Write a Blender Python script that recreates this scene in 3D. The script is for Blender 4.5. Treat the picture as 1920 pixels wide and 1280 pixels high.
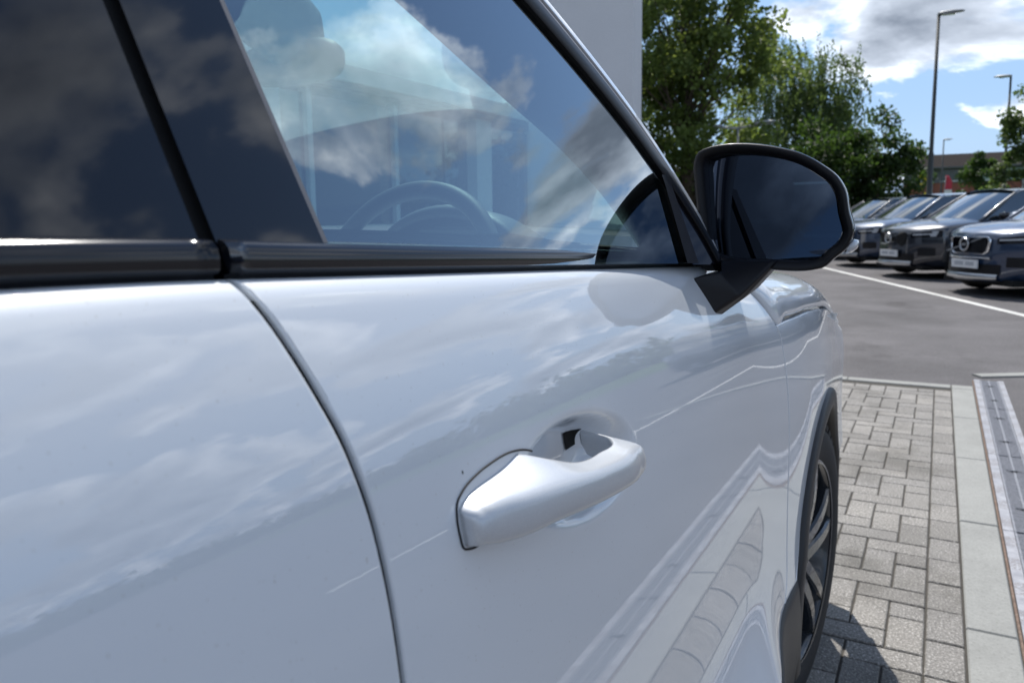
import bpy, math, random
import numpy as np
from mathutils import Vector, Matrix

for o in list(bpy.data.objects):
    bpy.data.objects.remove(o)
scene = bpy.context.scene
COL = scene.collection
R = math.radians

# ------------------------------------------------------------------ camera
CAM_H = 1.12
cam_d = bpy.data.cameras.new('camera')
cam = bpy.data.objects.new('camera', cam_d)
COL.objects.link(cam)
yaw, pitch, roll = R(28.914), R(7.455), R(0.8)
fh = Vector((-math.sin(yaw), math.cos(yaw), 0))
fwd = fh * math.cos(pitch) + Vector((0, 0, -math.sin(pitch)))
rt0 = Vector((math.cos(yaw), math.sin(yaw), 0))
up0 = rt0.cross(fwd)
rt = rt0 * math.cos(roll) - up0 * math.sin(roll)
upv = up0 * math.cos(roll) + rt0 * math.sin(roll)
m = Matrix((rt, upv, -fwd)).transposed().to_4x4()
m.translation = Vector((0, 0, CAM_H))
cam.matrix_world = m
cam_d.sensor_width = 36
cam_d.sensor_fit = 'HORIZONTAL'
cam_d.lens = 1450 / 1920 * 36
cam_d.shift_y = -40 / 1920
cam_d.clip_start = 0.01
cam_d.clip_end = 6000
cam_d.dof.use_dof = True
cam_d.dof.focus_distance = 0.80
cam_d.dof.aperture_fstop = 10.5
scene.camera = cam

# ------------------------------------------------------------------ light
SUN_EL, SUN_AZ = R(57), R(-24)          # azimuth measured from +Y, negative = to the left
sun_dir = Vector((math.sin(SUN_AZ) * math.cos(SUN_EL), math.cos(SUN_AZ) * math.cos(SUN_EL), math.sin(SUN_EL)))
sd = bpy.data.lights.new('sun', 'SUN')
sd.energy = 4.4
sd.angle = R(0.53)
sd.color = (1.0, 0.96, 0.90)
so = bpy.data.objects.new('sun', sd)
COL.objects.link(so)
so.rotation_euler = sun_dir.to_track_quat('Z', 'Y').to_euler()

world = bpy.data.worlds.new('World')
scene.world = world
world.use_nodes = True
nt = world.node_tree
nt.nodes.clear()


def N(t, kind, **kw):
    n = t.nodes.new(kind)
    for k, v in kw.items():
        setattr(n, k, v)
    return n


def mathn(t, op, a, b=None, c=None, clamp=False):
    n = N(t, 'ShaderNodeMath', operation=op, use_clamp=clamp)
    for i, v in enumerate((a, b, c)):
        if v is None:
            continue
        if isinstance(v, (int, float)):
            n.inputs[i].default_value = v
        else:
            t.links.new(v, n.inputs[i])
    return n.outputs[0]


def ramp(t, fac, stops, interp='LINEAR'):
    n = N(t, 'ShaderNodeValToRGB')
    n.color_ramp.interpolation = interp
    el = n.color_ramp.elements
    while len(el) > 1:
        el.remove(el[-1])
    el[0].position = stops[0][0]
    el[0].color = (*stops[0][1], 1)
    for p, c in stops[1:]:
        e = el.new(p)
        e.color = (*c, 1)
    t.links.new(fac, n.inputs[0])
    return n.outputs[0]


tc = N(nt, 'ShaderNodeTexCoord')
sep = N(nt, 'ShaderNodeSeparateXYZ')
nt.links.new(tc.outputs['Generated'], sep.inputs[0])
zc = mathn(nt, 'MAXIMUM', sep.outputs[2], 0.0)
den = mathn(nt, 'ADD', zc, 0.26)
px = mathn(nt, 'DIVIDE', sep.outputs[0], den)
py = mathn(nt, 'DIVIDE', sep.outputs[1], den)
cx = N(nt, 'ShaderNodeCombineXYZ')
nt.links.new(px, cx.inputs[0])
nt.links.new(py, cx.inputs[1])
zz = mathn(nt, 'MULTIPLY', zc, 0.9)
nt.links.new(zz, cx.inputs[2])


def cloud_noise(off, scale, detail, rough):
    mp = N(nt, 'ShaderNodeMapping')
    mp.inputs['Location'].default_value = off
    mp.inputs['Rotation'].default_value = (0, 0, R(-50))
    nt.links.new(cx.outputs[0], mp.inputs[0])
    nz = N(nt, 'ShaderNodeTexNoise')
    nz.inputs['Scale'].default_value = scale
    nz.inputs['Detail'].default_value = detail
    nz.inputs['Roughness'].default_value = rough
    nz.inputs['Distortion'].default_value = 0.25
    nt.links.new(mp.outputs[0], nz.inputs[0])
    return nz.outputs[0]


CO = Vector((3.1, 1.7, 0.4))
sx = Matrix.Rotation(R(-50), 3, 'Z') @ (Vector((sun_dir.x, sun_dir.y, 0.0)).normalized() * 0.085)
n1 = cloud_noise(CO, 1.55, 11, 0.56)
n2 = cloud_noise(CO + sx + Vector((0, 0, 0.05)), 1.55, 9, 0.56)
cover = ramp(nt, n1, [(0.480, (0, 0, 0)), (0.508, (0.55,) * 3), (0.55, (1, 1, 1))], 'EASE')
thick = ramp(nt, n1, [(0.48, (1, 1, 1)), (0.545, (0.86,) * 3), (0.61, (0.55,) * 3), (0.72, (0.26,) * 3)])
lit = mathn(nt, 'MULTIPLY_ADD', mathn(nt, 'SUBTRACT', n1, n2), 4.5, 0.75)
lit = mathn(nt, 'MAXIMUM', mathn(nt, 'MINIMUM', lit, 1.35), 0.45)
bright = mathn(nt, 'MULTIPLY', thick, lit)
ccol = ramp(nt, bright, [(0.0, (0.10, 0.125, 0.165)), (0.35, (0.22, 0.26, 0.33)), (0.70, (0.60, 0.67, 0.78)), (1.0, (1.22, 1.28, 1.38))])
sky = N(nt, 'ShaderNodeTexSky', sky_type='NISHITA')
sky.sun_disc = False
sky.sun_elevation = SUN_EL
sky.sun_rotation = SUN_AZ
sky.air_density = 1.0
sky.dust_density = 0.0
sky.ozone_density = 1.3
bg1 = N(nt, 'ShaderNodeBackground')
bg1.inputs[1].default_value = 0.110
# pale blue haze low over the horizon
hz = N(nt, 'ShaderNodeMix', data_type='RGBA')
hzf = ramp(nt, sep.outputs[2], [(0.0, (0.85,) * 3), (0.10, (0.6,) * 3), (0.32, (0, 0, 0))], 'EASE')
nt.links.new(hzf, hz.inputs[0])
nt.links.new(sky.outputs[0], hz.inputs[6])
hz.inputs[7].default_value = (2.1, 3.4, 6.2, 1)
nt.links.new(hz.outputs[2], bg1.inputs[0])
bg2 = N(nt, 'ShaderNodeBackground')
bg2.inputs[1].default_value = 1.0
nt.links.new(ccol, bg2.inputs[0])
mx = N(nt, 'ShaderNodeMixShader')
nt.links.new(cover, mx.inputs[0])
nt.links.new(bg1.outputs[0], mx.inputs[1])
nt.links.new(bg2.outputs[0], mx.inputs[2])
wo = N(nt, 'ShaderNodeOutputWorld')
nt.links.new(mx.outputs[0], wo.inputs[0])

scene.view_settings.view_transform = 'Standard'
scene.view_settings.look = 'None'
scene.view_settings.gamma = 1.0
scene.view_settings.use_curve_mapping = False
scene.view_settings.exposure = 0.38
scene.cycles.max_bounces = 12
scene.cycles.transparent_max_bounces = 24
scene.cycles.caustics_reflective = False
scene.cycles.caustics_refractive = False

# ------------------------------------------------------------------ materials
MATS = {}


def principled(name):
    mt = bpy.data.materials.new(name)
    mt.use_nodes = True
    t = mt.node_tree
    b = t.nodes['Principled BSDF']
    MATS[name] = mt
    return mt, t, b


def simple(name, col, rough=0.5, metal=0.0, coat=0.0, coat_rough=0.03, spec=0.5):
    mt, t, b = principled(name)
    b.inputs['Base Color'].default_value = (*col, 1)
    b.inputs['Roughness'].default_value = rough
    b.inputs['Metallic'].default_value = metal
    b.inputs['Coat Weight'].default_value = coat
    b.inputs['Coat Roughness'].default_value = coat_rough
    b.inputs['Specular IOR Level'].default_value = spec
    return mt


def objcoord(t, scale=1.0):
    c = N(t, 'ShaderNodeTexCoord')
    mp = N(t, 'ShaderNodeMapping')
    mp.inputs['Scale'].default_value = (scale,) * 3
    t.links.new(c.outputs['Object'], mp.inputs[0])
    return mp.outputs[0]


def noise(t, vec, scale, detail=4, rough=0.6):
    n = N(t, 'ShaderNodeTexNoise')
    n.inputs['Scale'].default_value = scale
    n.inputs['Detail'].default_value = detail
    n.inputs['Roughness'].default_value = rough
    if vec is not None:
        t.links.new(vec, n.inputs[0])
    return n.outputs[0]


def bump(t, b, h, strength, dist=0.01):
    n = N(t, 'ShaderNodeBump')
    n.inputs['Strength'].default_value = strength
    n.inputs['Distance'].default_value = dist
    t.links.new(h, n.inputs['Height'])
    t.links.new(n.outputs[0], b.inputs['Normal'])


def speckled(name, stops, scale, rough=0.85, bstr=0.5, bdist=0.004, big=None, spec=0.3):
    """a grainy mineral surface: fine speckle colour ramp, optional broad variation, matching relief"""
    mt, t, b = principled(name)
    v = N(t, 'ShaderNodeNewGeometry').outputs['Position']
    n = noise(t, v, scale, 3, 0.75)
    c = ramp(t, n, stops)
    if big:
        g = noise(t, v, big[0], 5, 0.6)
        gr = ramp(t, g, [(0.3, (big[1],) * 3), (0.7, (big[2],) * 3)])
        mixn = N(t, 'ShaderNodeMix', data_type='RGBA', blend_type='MULTIPLY')
        mixn.inputs[0].default_value = 1.0
        t.links.new(c, mixn.inputs[6])
        t.links.new(gr, mixn.inputs[7])
        c = mixn.outputs[2]
    t.links.new(c, b.inputs['Base Color'])
    b.inputs['Roughness'].default_value = rough
    b.inputs['Specular IOR Level'].default_value = spec
    bump(t, b, n, bstr, bdist)
    return mt


def thin_glass(name, tint, refl_tint=(1, 1, 1), ior=1.52):
    mt = bpy.data.materials.new(name)
    mt.use_nodes = True
    t = mt.node_tree
    t.nodes.clear()
    tr = N(t, 'ShaderNodeBsdfTransparent')
    tr.inputs[0].default_value = (*tint, 1)
    gl = N(t, 'ShaderNodeBsdfGlossy')
    gl.inputs['Color'].default_value = (*refl_tint, 1)
    gl.inputs['Roughness'].default_value = 0.0
    fr = N(t, 'ShaderNodeFresnel')
    fr.inputs[0].default_value = ior
    # two parallel surfaces of a thin pane: 2F/(1+F)
    f2 = mathn(t, 'DIVIDE', mathn(t, 'MULTIPLY', fr.outputs[0], 2.0), mathn(t, 'ADD', fr.outputs[0], 1.0))
    mxs = N(t, 'ShaderNodeMixShader')
    t.links.new(f2, mxs.inputs[0])
    t.links.new(tr.outputs[0], mxs.inputs[1])
    t.links.new(gl.outputs[0], mxs.inputs[2])
    out = N(t, 'ShaderNodeOutputMaterial')
    t.links.new(mxs.outputs[0], out.inputs[0])
    MATS[name] = mt
    return mt


def leaf_mat(name, dark, light, trans):
    mt = bpy.data.materials.new(name)
    mt.use_nodes = True
    t = mt.node_tree
    t.nodes.clear()
    g = N(t, 'ShaderNodeNewGeometry')
    c = ramp(t, g.outputs['Random Per Island'], [(0.0, dark), (0.55, tuple((a + b) / 2 for a, b in zip(dark, light))), (1.0, light)])
    df = N(t, 'ShaderNodeBsdfPrincipled')
    df.inputs['Roughness'].default_value = 0.55
    df.inputs['Specular IOR Level'].default_value = 0.35
    t.links.new(c, df.inputs['Base Color'])
    tl = N(t, 'ShaderNodeBsdfTranslucent')
    tl.inputs[0].default_value = (*trans, 1)
    mxs = N(t, 'ShaderNodeMixShader')
    mxs.inputs[0].default_value = 0.42
    t.links.new(df.outputs[0], mxs.inputs[1])
    t.links.new(tl.outputs[0], mxs.inputs[2])
    out = N(t, 'ShaderNodeOutputMaterial')
    t.links.new(mxs.outputs[0], out.inputs[0])
    MATS[name] = mt
    return mt


# car paint: white solid under clear lacquer, faint orange peel and dust specks
mt, t, b = principled('white_paint')
v = objcoord(t)
dust = noise(t, v, 420, 2, 0.5)
dc = ramp(t, dust, [(0.0, (0.74, 0.775, 0.81)), (0.70, (0.74, 0.775, 0.81)), (0.75, (0.60, 0.61, 0.61))])
t.links.new(dc, b.inputs['Base Color'])
b.inputs['Roughness'].default_value = 0.45
b.inputs['Specular IOR Level'].default_value = 0.4
b.inputs['Coat Weight'].default_value = 1.0
b.inputs['Coat Roughness'].default_value = 0.012
b.inputs['Coat IOR'].default_value = 1.78
peel = noise(t, v, 320, 2, 0.5)
bn = N(t, 'ShaderNodeBump')
bn.inputs['Strength'].default_value = 0.012
bn.inputs['Distance'].default_value = 0.0006
t.links.new(peel, bn.inputs['Height'])
t.links.new(bn.outputs[0], b.inputs['Coat Normal'])

mt, t, b = principled('handle_paint')
v = objcoord(t)
fl = noise(t, v, 2600, 2, 0.6)
fc = ramp(t, fl, [(0.35, (0.52, 0.54, 0.565)), (0.65, (0.66, 0.68, 0.70))])
t.links.new(fc, b.inputs['Base Color'])
b.inputs['Metallic'].default_value = 0.35
b.inputs['Roughness'].default_value = 0.34
b.inputs['Coat Weight'].default_value = 0.8
b.inputs['Coat Roughness'].default_value = 0.06

simple('gloss_black', (0.005, 0.005, 0.008), 0.05, coat=0.25, coat_rough=0.02)
simple('satin_black', (0.007, 0.007, 0.009), 0.38, spec=0.3)
simple('mirror_plastic', (0.005, 0.005, 0.007), 0.42, spec=0.3)
simple('trim_black', (0.006, 0.006, 0.009), 0.14, coat=0.2, coat_rough=0.08)
simple('rubber', (0.012, 0.012, 0.013), 0.75)
simple('grey_rubber', (0.16, 0.16, 0.17), 0.45)
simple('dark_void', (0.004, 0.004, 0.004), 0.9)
simple('mirror_silver', (0.075, 0.095, 0.135), 0.0, metal=1.0)
simple('chrome', (0.75, 0.76, 0.78), 0.08, metal=1.0)
simple('satin_metal', (0.55, 0.56, 0.58), 0.3, metal=1.0)
simple('machined_alloy', (0.80, 0.81, 0.83), 0.28, metal=0.45)
simple('dark_alloy', (0.02, 0.024, 0.03), 0.25, coat=0.5)
simple('clear_lens', (0.5, 0.52, 0.55), 0.08, coat=1.0)
simple('interior_dark', (0.030, 0.032, 0.036), 0.6)
simple('interior_grey', (0.075, 0.078, 0.082), 0.55)
simple('headliner', (0.32, 0.32, 0.31), 0.9)
simple('plate_white', (0.72, 0.73, 0.74), 0.4)
simple('plate_smudge', (0.42, 0.44, 0.47), 0.5)
mt, t, b = principled('cladding')
v = objcoord(t)
n = noise(t, v, 700, 3, 0.6)
b.inputs['Base Color'].default_value = (0.018, 0.018, 0.019, 1)
b.inputs['Roughness'].default_value = 0.48
bump(t, b, n, 0.25, 0.0008)
mt, t, b = principled('dash_skin')
v = objcoord(t)
n = noise(t, v, 420, 3, 0.6)
b.inputs['Base Color'].default_value = (0.02, 0.021, 0.023, 1)
b.inputs['Roughness'].default_value = 0.5
bump(t, b, n, 0.3, 0.001)

thin_glass('window_glass', (0.47, 0.67, 0.66), refl_tint=(0.93, 1.0, 1.04), ior=2.35)
thin_glass('windscreen_glass', (0.72, 0.86, 0.83), ior=1.42)
thin_glass('privacy_glass', (0.06, 0.07, 0.08))
thin_glass('showroom_glass', (0.16, 0.20, 0.20))

speckled('asphalt', [(0.30, (0.04, 0.039, 0.042)), (0.48, (0.115, 0.110, 0.114)), (0.64, (0.17, 0.163, 0.168)), (0.74, (0.34, 0.33, 0.33))], 110, 0.9, 0.6, 0.005, big=(0.9, 0.70, 1.16))
t = MATS['asphalt'].node_tree
b = t.nodes['Principled BSDF']
src_sock = b.inputs['Base Color'].links[0].from_socket
pos = N(t, 'ShaderNodeNewGeometry').outputs['Position']
oil = ramp(t, noise(t, pos, 0.8, 7, 0.7), [(0.30, (0.55, 0.54, 0.54)), (0.42, (0.95, 0.95, 0.95)), (0.62, (1.0, 1.0, 1.0)), (0.75, (1.22, 1.2, 1.18))])
m1 = N(t, 'ShaderNodeMix', data_type='RGBA', blend_type='MULTIPLY')
m1.inputs[0].default_value = 1.0
t.links.new(src_sock, m1.inputs[6])
t.links.new(oil, m1.inputs[7])
t.links.new(m1.outputs[2], b.inputs['Base Color'])
speckled('paver_stone', [(0.28, (0.064, 0.059, 0.053)), (0.43, (0.168, 0.158, 0.145)), (0.57, (0.25, 0.237, 0.219)), (0.68, (0.56, 0.54, 0.51))], 150, 0.6, 1.0, 0.004, big=(3.0, 0.80, 1.10), spec=0.45)
mt = MATS['paver_stone']
t = mt.node_tree
b = t.nodes['Principled BSDF']
src_sock = b.inputs['Base Color'].links[0].from_socket
oi = N(t, 'ShaderNodeObjectInfo')
tone = ramp(t, oi.outputs['Random'], [(0.0, (0.80, 0.79, 0.77)), (0.5, (0.98, 0.98, 0.98)), (1.0, (1.14, 1.13, 1.11))])
pos = N(t, 'ShaderNodeNewGeometry').outputs['Position']
stn = ramp(t, noise(t, pos, 2.2, 6, 0.65), [(0.36, (0.62, 0.61, 0.58)), (0.48, (1, 1, 1))])
m1 = N(t, 'ShaderNodeMix', data_type='RGBA', blend_type='MULTIPLY')
m1.inputs[0].default_value = 1.0
t.links.new(src_sock, m1.inputs[6])
t.links.new(tone, m1.inputs[7])
m2 = N(t, 'ShaderNodeMix', data_type='RGBA', blend_type='MULTIPLY')
m2.inputs[0].default_value = 0.8
t.links.new(m1.outputs[2], m2.inputs[6])
t.links.new(stn, m2.inputs[7])
t.links.new(m2.outputs[2], b.inputs['Base Color'])
speckled('kerb_concrete', [(0.27, (0.13, 0.128, 0.12)), (0.38, (0.255, 0.258, 0.246)), (0.65, (0.305, 0.308, 0.294)), (0.76, (0.40, 0.395, 0.375))], 150, 0.85, 0.25, 0.0015, big=(4.0, 0.86, 1.06))
speckled('joint_sand', [(0.3, (0.035, 0.033, 0.03)), (0.7, (0.10, 0.092, 0.08))], 300, 0.95, 0.4, 0.003)
speckled('line_paint', [(0.30, (0.34, 0.34, 0.33)), (0.45, (0.62, 0.62, 0.60)), (0.7, (0.72, 0.72, 0.70))], 60, 0.8, 0.2, 0.001, big=(1.2, 0.75, 1.05))
speckled('clay_shutter', [(0.3, (0.12, 0.09, 0.075)), (0.55, (0.20, 0.14, 0.11)), (0.72, (0.27, 0.24, 0.21))], 45, 0.9, 0.4, 0.002)
speckled('galvanised', [(0.3, (0.16, 0.165, 0.185)), (0.6, (0.24, 0.245, 0.27)), (0.75, (0.33, 0.335, 0.36))], 60, 0.45, 0.1, 0.001)
speckled('white_render', [(0.3, (0.70, 0.70, 0.70)), (0.7, (0.78, 0.78, 0.78))], 40, 0.85, 0.1, 0.002, big=(0.6, 0.94, 1.02))
speckled('brick_wall', [(0.3, (0.20, 0.075, 0.055)), (0.6, (0.30, 0.115, 0.085)), (0.75, (0.36, 0.17, 0.13))], 14, 0.9, 0.2, 0.01)
speckled('roof_tile', [(0.3, (0.030, 0.027, 0.026)), (0.7, (0.052, 0.047, 0.045))], 8, 0.95, 0.2, 0.02, spec=0.0)
speckled('bark', [(0.3, (0.05, 0.04, 0.03)), (0.7, (0.13, 0.105, 0.08))], 14, 0.95, 0.6, 0.03)
speckled('birch_bark', [(0.30, (0.06, 0.055, 0.05)), (0.42, (0.45, 0.44, 0.42)), (0.7, (0.62, 0.61, 0.58))], 7, 0.85, 0.3, 0.01)
speckled('grass', [(0.3, (0.04, 0.075, 0.02)), (0.7, (0.10, 0.15, 0.04))], 5, 0.95, 0.5, 0.05)
simple('building_grey', (0.12, 0.125, 0.14), 0.7)
simple('frame_white', (0.74, 0.75, 0.75), 0.45)
simple('far_window', (0.05, 0.075, 0.08), 0.1)
simple('far_window_blind', (0.24, 0.34, 0.32), 0.3)
simple('lamp_post_paint', (0.03, 0.036, 0.034), 0.5)
simple('lamp_grey', (0.36, 0.37, 0.38), 0.45)
simple('flag_red', (0.52, 0.04, 0.08), 0.7)
simple('flag_white', (0.7, 0.7, 0.7), 0.7)
leaf_mat('leaf_maple', (0.040, 0.070, 0.016), (0.125, 0.17, 0.045), (0.25, 0.33, 0.07))
leaf_mat('leaf_birch', (0.030, 0.055, 0.020), (0.10, 0.14, 0.05), (0.17, 0.25, 0.06))
leaf_mat('leaf_dark', (0.018, 0.040, 0.012), (0.06, 0.10, 0.028), (0.07, 0.13, 0.02))
leaf_mat('leaf_lime', (0.08, 0.13, 0.015), (0.20, 0.26, 0.04), (0.26, 0.36, 0.03))
leaf_mat('leaf_yellow', (0.30, 0.28, 0.02), (0.55, 0.50, 0.05), (0.5, 0.45, 0.04))

# protective film on the drain edges: white plastic with rows of brown illegible print
mt, t, b = principled('printed_film')
c = N(t, 'ShaderNodeTexCoord')
spx = N(t, 'ShaderNodeSeparateXYZ')
t.links.new(c.outputs['Object'], spx.inputs[0])
blk = mathn(t, 'GREATER_THAN', mathn(t, 'FRACT', mathn(t, 'MULTIPLY', spx.outputs[1], 5.2)), 0.52)
n = noise(t, c.outputs['Object'], 140, 1, 0.5)
ink = mathn(t, 'MULTIPLY', blk, mathn(t, 'GREATER_THAN', n, 0.5))
dirt = noise(t, c.outputs['Object'], 25, 4, 0.6)
base = ramp(t, dirt, [(0.35, (0.25, 0.25, 0.27)), (0.65, (0.38, 0.38, 0.40))])
mixn = N(t, 'ShaderNodeMix', data_type='RGBA')
t.links.new(ink, mixn.inputs[0])
t.links.new(base, mixn.inputs[6])
mixn.inputs[7].default_value = (0.22, 0.205, 0.205, 1)
t.links.new(mixn.outputs[2], b.inputs['Base Color'])
b.inputs['Roughness'].default_value = 0.4


def fleet_paint(name, col):
    simple(name, col, 0.35, metal=0.25, coat=1.0, coat_rough=0.015)
    MATS[name].node_tree.nodes['Principled BSDF'].inputs['Coat IOR'].default_value = 1.85


fleet_paint('navy_paint', (0.010, 0.030, 0.075))
fleet_paint('slate_blue_paint', (0.022, 0.042, 0.085))
fleet_paint('black_paint', (0.006, 0.010, 0.020))
simple('fleet_glass', (0.012, 0.02, 0.024), 0.02, coat=1.0, coat_rough=0.0)
MATS['fleet_glass'].node_tree.nodes['Principled BSDF'].inputs['Coat IOR'].default_value = 2.6


# ------------------------------------------------------------------ mesh helpers
def mesh_obj(name, verts, faces, mat, parent=None, smooth=True, world_parent_loc=None):
    me = bpy.data.meshes.new(name)
    me.from_pydata([tuple(v) for v in verts], [], faces)
    if smooth:
        me.polygons.foreach_set('use_smooth', [True] * len(me.polygons))
    me.update()
    o = bpy.data.objects.new(name, me)
    COL.objects.link(o)
    if mat:
        me.materials.append(MATS[mat])
    if parent is not None:
        o.parent = parent
    return o


def tag(o, label, cat, group=None, kind=None):
    o['label'] = label
    if cat:
        o['category'] = cat
    if group:
        o['group'] = group
    if kind:
        o['kind'] = kind
    return o


def structure(o):
    o['kind'] = 'structure'
    return o


def empty(name, loc=(0, 0, 0), rz=0.0):
    o = bpy.data.objects.new(name, None)
    COL.objects.link(o)
    o.location = loc
    o.rotation_euler = (0, 0, rz)
    o.empty_display_size = 0.2
    return o


class MB:
    """collects shapes of one piece"""

    def __init__(self):
        self.v = []
        self.f = []

    def add(self, vs, fs):
        k = len(self.v)
        self.v += [tuple(p) for p in vs]
        self.f += [tuple(i + k for i in f) for f in fs]
        return self

    def box(self, lo, hi):
        x0, y0, z0 = lo
        x1, y1, z1 = hi
        return self.add([(x0, y0, z0), (x1, y0, z0), (x1, y1, z0), (x0, y1, z0), (x0, y0, z1), (x1, y0, z1), (x1, y1, z1), (x0, y1, z1)],
                        [(0, 3, 2, 1), (4, 5, 6, 7), (0, 1, 5, 4), (1, 2, 6, 5), (2, 3, 7, 6), (3, 0, 4, 7)])

    def bevbox(self, lo, hi, b):
        """box with chamfered top edges"""
        x0, y0, z0 = lo
        x1, y1, z1 = hi
        return self.add([(x0, y0, z0), (x1, y0, z0), (x1, y1, z0), (x0, y1, z0),
                         (x0, y0, z1 - b), (x1, y0, z1 - b), (x1, y1, z1 - b), (x0, y1, z1 - b),
                         (x0 + b, y0 + b, z1), (x1 - b, y0 + b, z1), (x1 - b, y1 - b, z1), (x0 + b, y1 - b, z1)],
                        [(0, 1, 5, 4), (1, 2, 6, 5), (2, 3, 7, 6), (3, 0, 4, 7),
                         (4, 5, 9, 8), (5, 6, 10, 9), (6, 7, 11, 10), (7, 4, 8, 11), (8, 9, 10, 11)])

    def tube(self, pts, radii, n=8, cap=True):
        pts = [Vector(p) for p in pts]
        if isinstance(radii, (int, float)):
            radii = [radii] * len(pts)
        rings = []
        prev = None
        for i, p in enumerate(pts):
            d = (pts[min(i + 1, len(pts) - 1)] - pts[max(i - 1, 0)])
            if d.length < 1e-9:
                d = Vector((0, 0, 1))
            d.normalize()
            a = d.orthogonal() if prev is None else (prev - d * prev.dot(d))
            a.normalize()
            prev = a
            bb = d.cross(a)
            rings.append([p + (a * math.cos(2 * math.pi * k / n) + bb * math.sin(2 * math.pi * k / n)) * radii[i] for k in range(n)])
        return self.loft(rings, closed=True, cap=cap)

    def loft(self, rings, closed=False, cap=False):
        n = len(rings[0])
        vs = [p for r in rings for p in r]
        fs = []
        for i in range(len(rings) - 1):
            for k in range(n if closed else n - 1):
                k2 = (k + 1) % n
                fs.append((i * n + k, i * n + k2, (i + 1) * n + k2, (i + 1) * n + k))
        if cap:
            fs.append(tuple(range(n))[::-1])
            fs.append(tuple((len(rings) - 1) * n + k for k in range(n)))
        return self.add(vs, fs)

    def lathe_x(self, profile, n=48, center=(0, 0, 0)):
        """profile = list of (x, r) turned about the x axis"""
        cxx, cyy, czz = center
        rings = []
        for k in range(n):
            a = 2 * math.pi * k / n
            rings.append([(cxx + x, cyy + r * math.cos(a), czz + r * math.sin(a)) for x, r in profile])
        rings.append(rings[0])
        return self.loft(rings)

    def obj(self, name, mat, parent=None, smooth=False):
        return mesh_obj(name, self.v, self.f, mat, parent, smooth)


def auto_smooth(o, ang=35):
    o.data.polygons.foreach_set('use_smooth', [True] * len(o.data.polygons))
    o.data.set_sharp_from_angle(angle=R(ang))
    return o


def bevel_mod(o, w, seg=2):
    md = o.modifiers.new('bevel', 'BEVEL')
    md.width = w
    md.segments = seg
    md.limit_method = 'ANGLE'
    md.angle_limit = R(35)
    return o


def subsurf(o, n=2):
    md = o.modifiers.new('subd', 'SUBSURF')
    md.levels = n
    md.render_levels = n
    return o


def lerp(a, b, t):
    return a + (b - a) * t


def sst(a, b, x):
    t = min(1.0, max(0.0, (x - a) / (b - a)))
    return t * t * (3 - 2 * t)


def curve1(pts):
    pts = sorted(pts)
    xs_ = [p[0] for p in pts]
    ys_ = [p[1] for p in pts]
    return lambda x: float(np.interp(x, xs_, ys_))


def smooth_curve(pts):
    """monotone-ish smooth interpolation (Catmull-Rom through the points)"""
    pts = sorted(pts)
    X = np.array([p[0] for p in pts])
    Y = np.array([p[1] for p in pts])
    mslope = np.gradient(Y, X)

    def f(x):
        if x <= X[0]:
            return float(Y[0] + mslope[0] * (x - X[0]))
        if x >= X[-1]:
            return float(Y[-1] + mslope[-1] * (x - X[-1]))
        i = int(np.searchsorted(X, x) - 1)
        h = X[i + 1] - X[i]
        t_ = (x - X[i]) / h
        return float((2 * t_**3 - 3 * t_**2 + 1) * Y[i] + (t_**3 - 2 * t_**2 + t_) * h * mslope[i] + (-2 * t_**3 + 3 * t_**2) * Y[i + 1] + (t_**3 - t_**2) * h * mslope[i + 1])
    return f


rng = np.random.default_rng(7)
random.seed(7)

# ================================================================== SETTING
# ground sheet of asphalt out to the horizon
g = MB()
ring_r = [0, 4, 12, 40, 150, 600, 3000]
gv = [(0, 5, -0.010)]
gf = []
nseg = 48
for r_ in ring_r[1:]:
    for k in range(nseg):
        a = 2 * math.pi * k / nseg
        gv.append((r_ * math.cos(a), 5 + r_ * math.sin(a), -0.010))
for k in range(nseg):
    gf.append((0, 1 + k, 1 + (k + 1) % nseg))
for i in range(len(ring_r) - 2):
    for k in range(nseg):
        k2 = (k + 1) % nseg
        gf.append((1 + i * nseg + k, 1 + (i + 1) * nseg + k, 1 + (i + 1) * nseg + k2, 1 + i * nseg + k2))
structure(mesh_obj('asphalt_ground', gv, gf, 'asphalt', smooth=False))

# grass verge under the trees ahead
gm = MB()
gm.add([(-40, 24, -0.006), (-1.5, 24, -0.006), (0.5, 33, -0.006), (60, 33, -0.006), (60, 120, -0.006), (-40, 120, -0.006)], [(0, 1, 2, 3, 4, 5)])
structure(gm.obj('grass_verge', 'grass'))

# paved bay with herringbone blocks
W_ = 0.0925
PX1, PY0, PY1 = 0.018, -2.6, 5.62
PX0 = PX1 - 25 * W_
bed = MB()
bed.add([(PX0 - 0.1, PY0, -0.0055), (0.115, PY0, -0.0055), (0.115, 5.75, -0.0055), (PX0 - 0.1, 5.75, -0.0055)], [(0, 1, 2, 3)])
paved = structure(bed.obj('paved_bay', 'joint_sand'))


def paver_mesh(w, l, seed):
    rr = random.Random(seed)
    gap = 0.0028
    mb = MB()
    j = lambda: rr.uniform(-0.0006, 0.0006)
    b_ = 0.0028
    x0, x1, y0, y1 = -w / 2 + gap + j(), w / 2 - gap + j(), -l / 2 + gap + j(), l / 2 - gap + j()
    mb.bevbox((x0, y0, -0.03), (x1, y1, 0.0), b_)
    me = bpy.data.meshes.new('paver')
    me.from_pydata(mb.v, [], mb.f)
    me.materials.append(MATS['paver_stone'])
    return me


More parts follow.
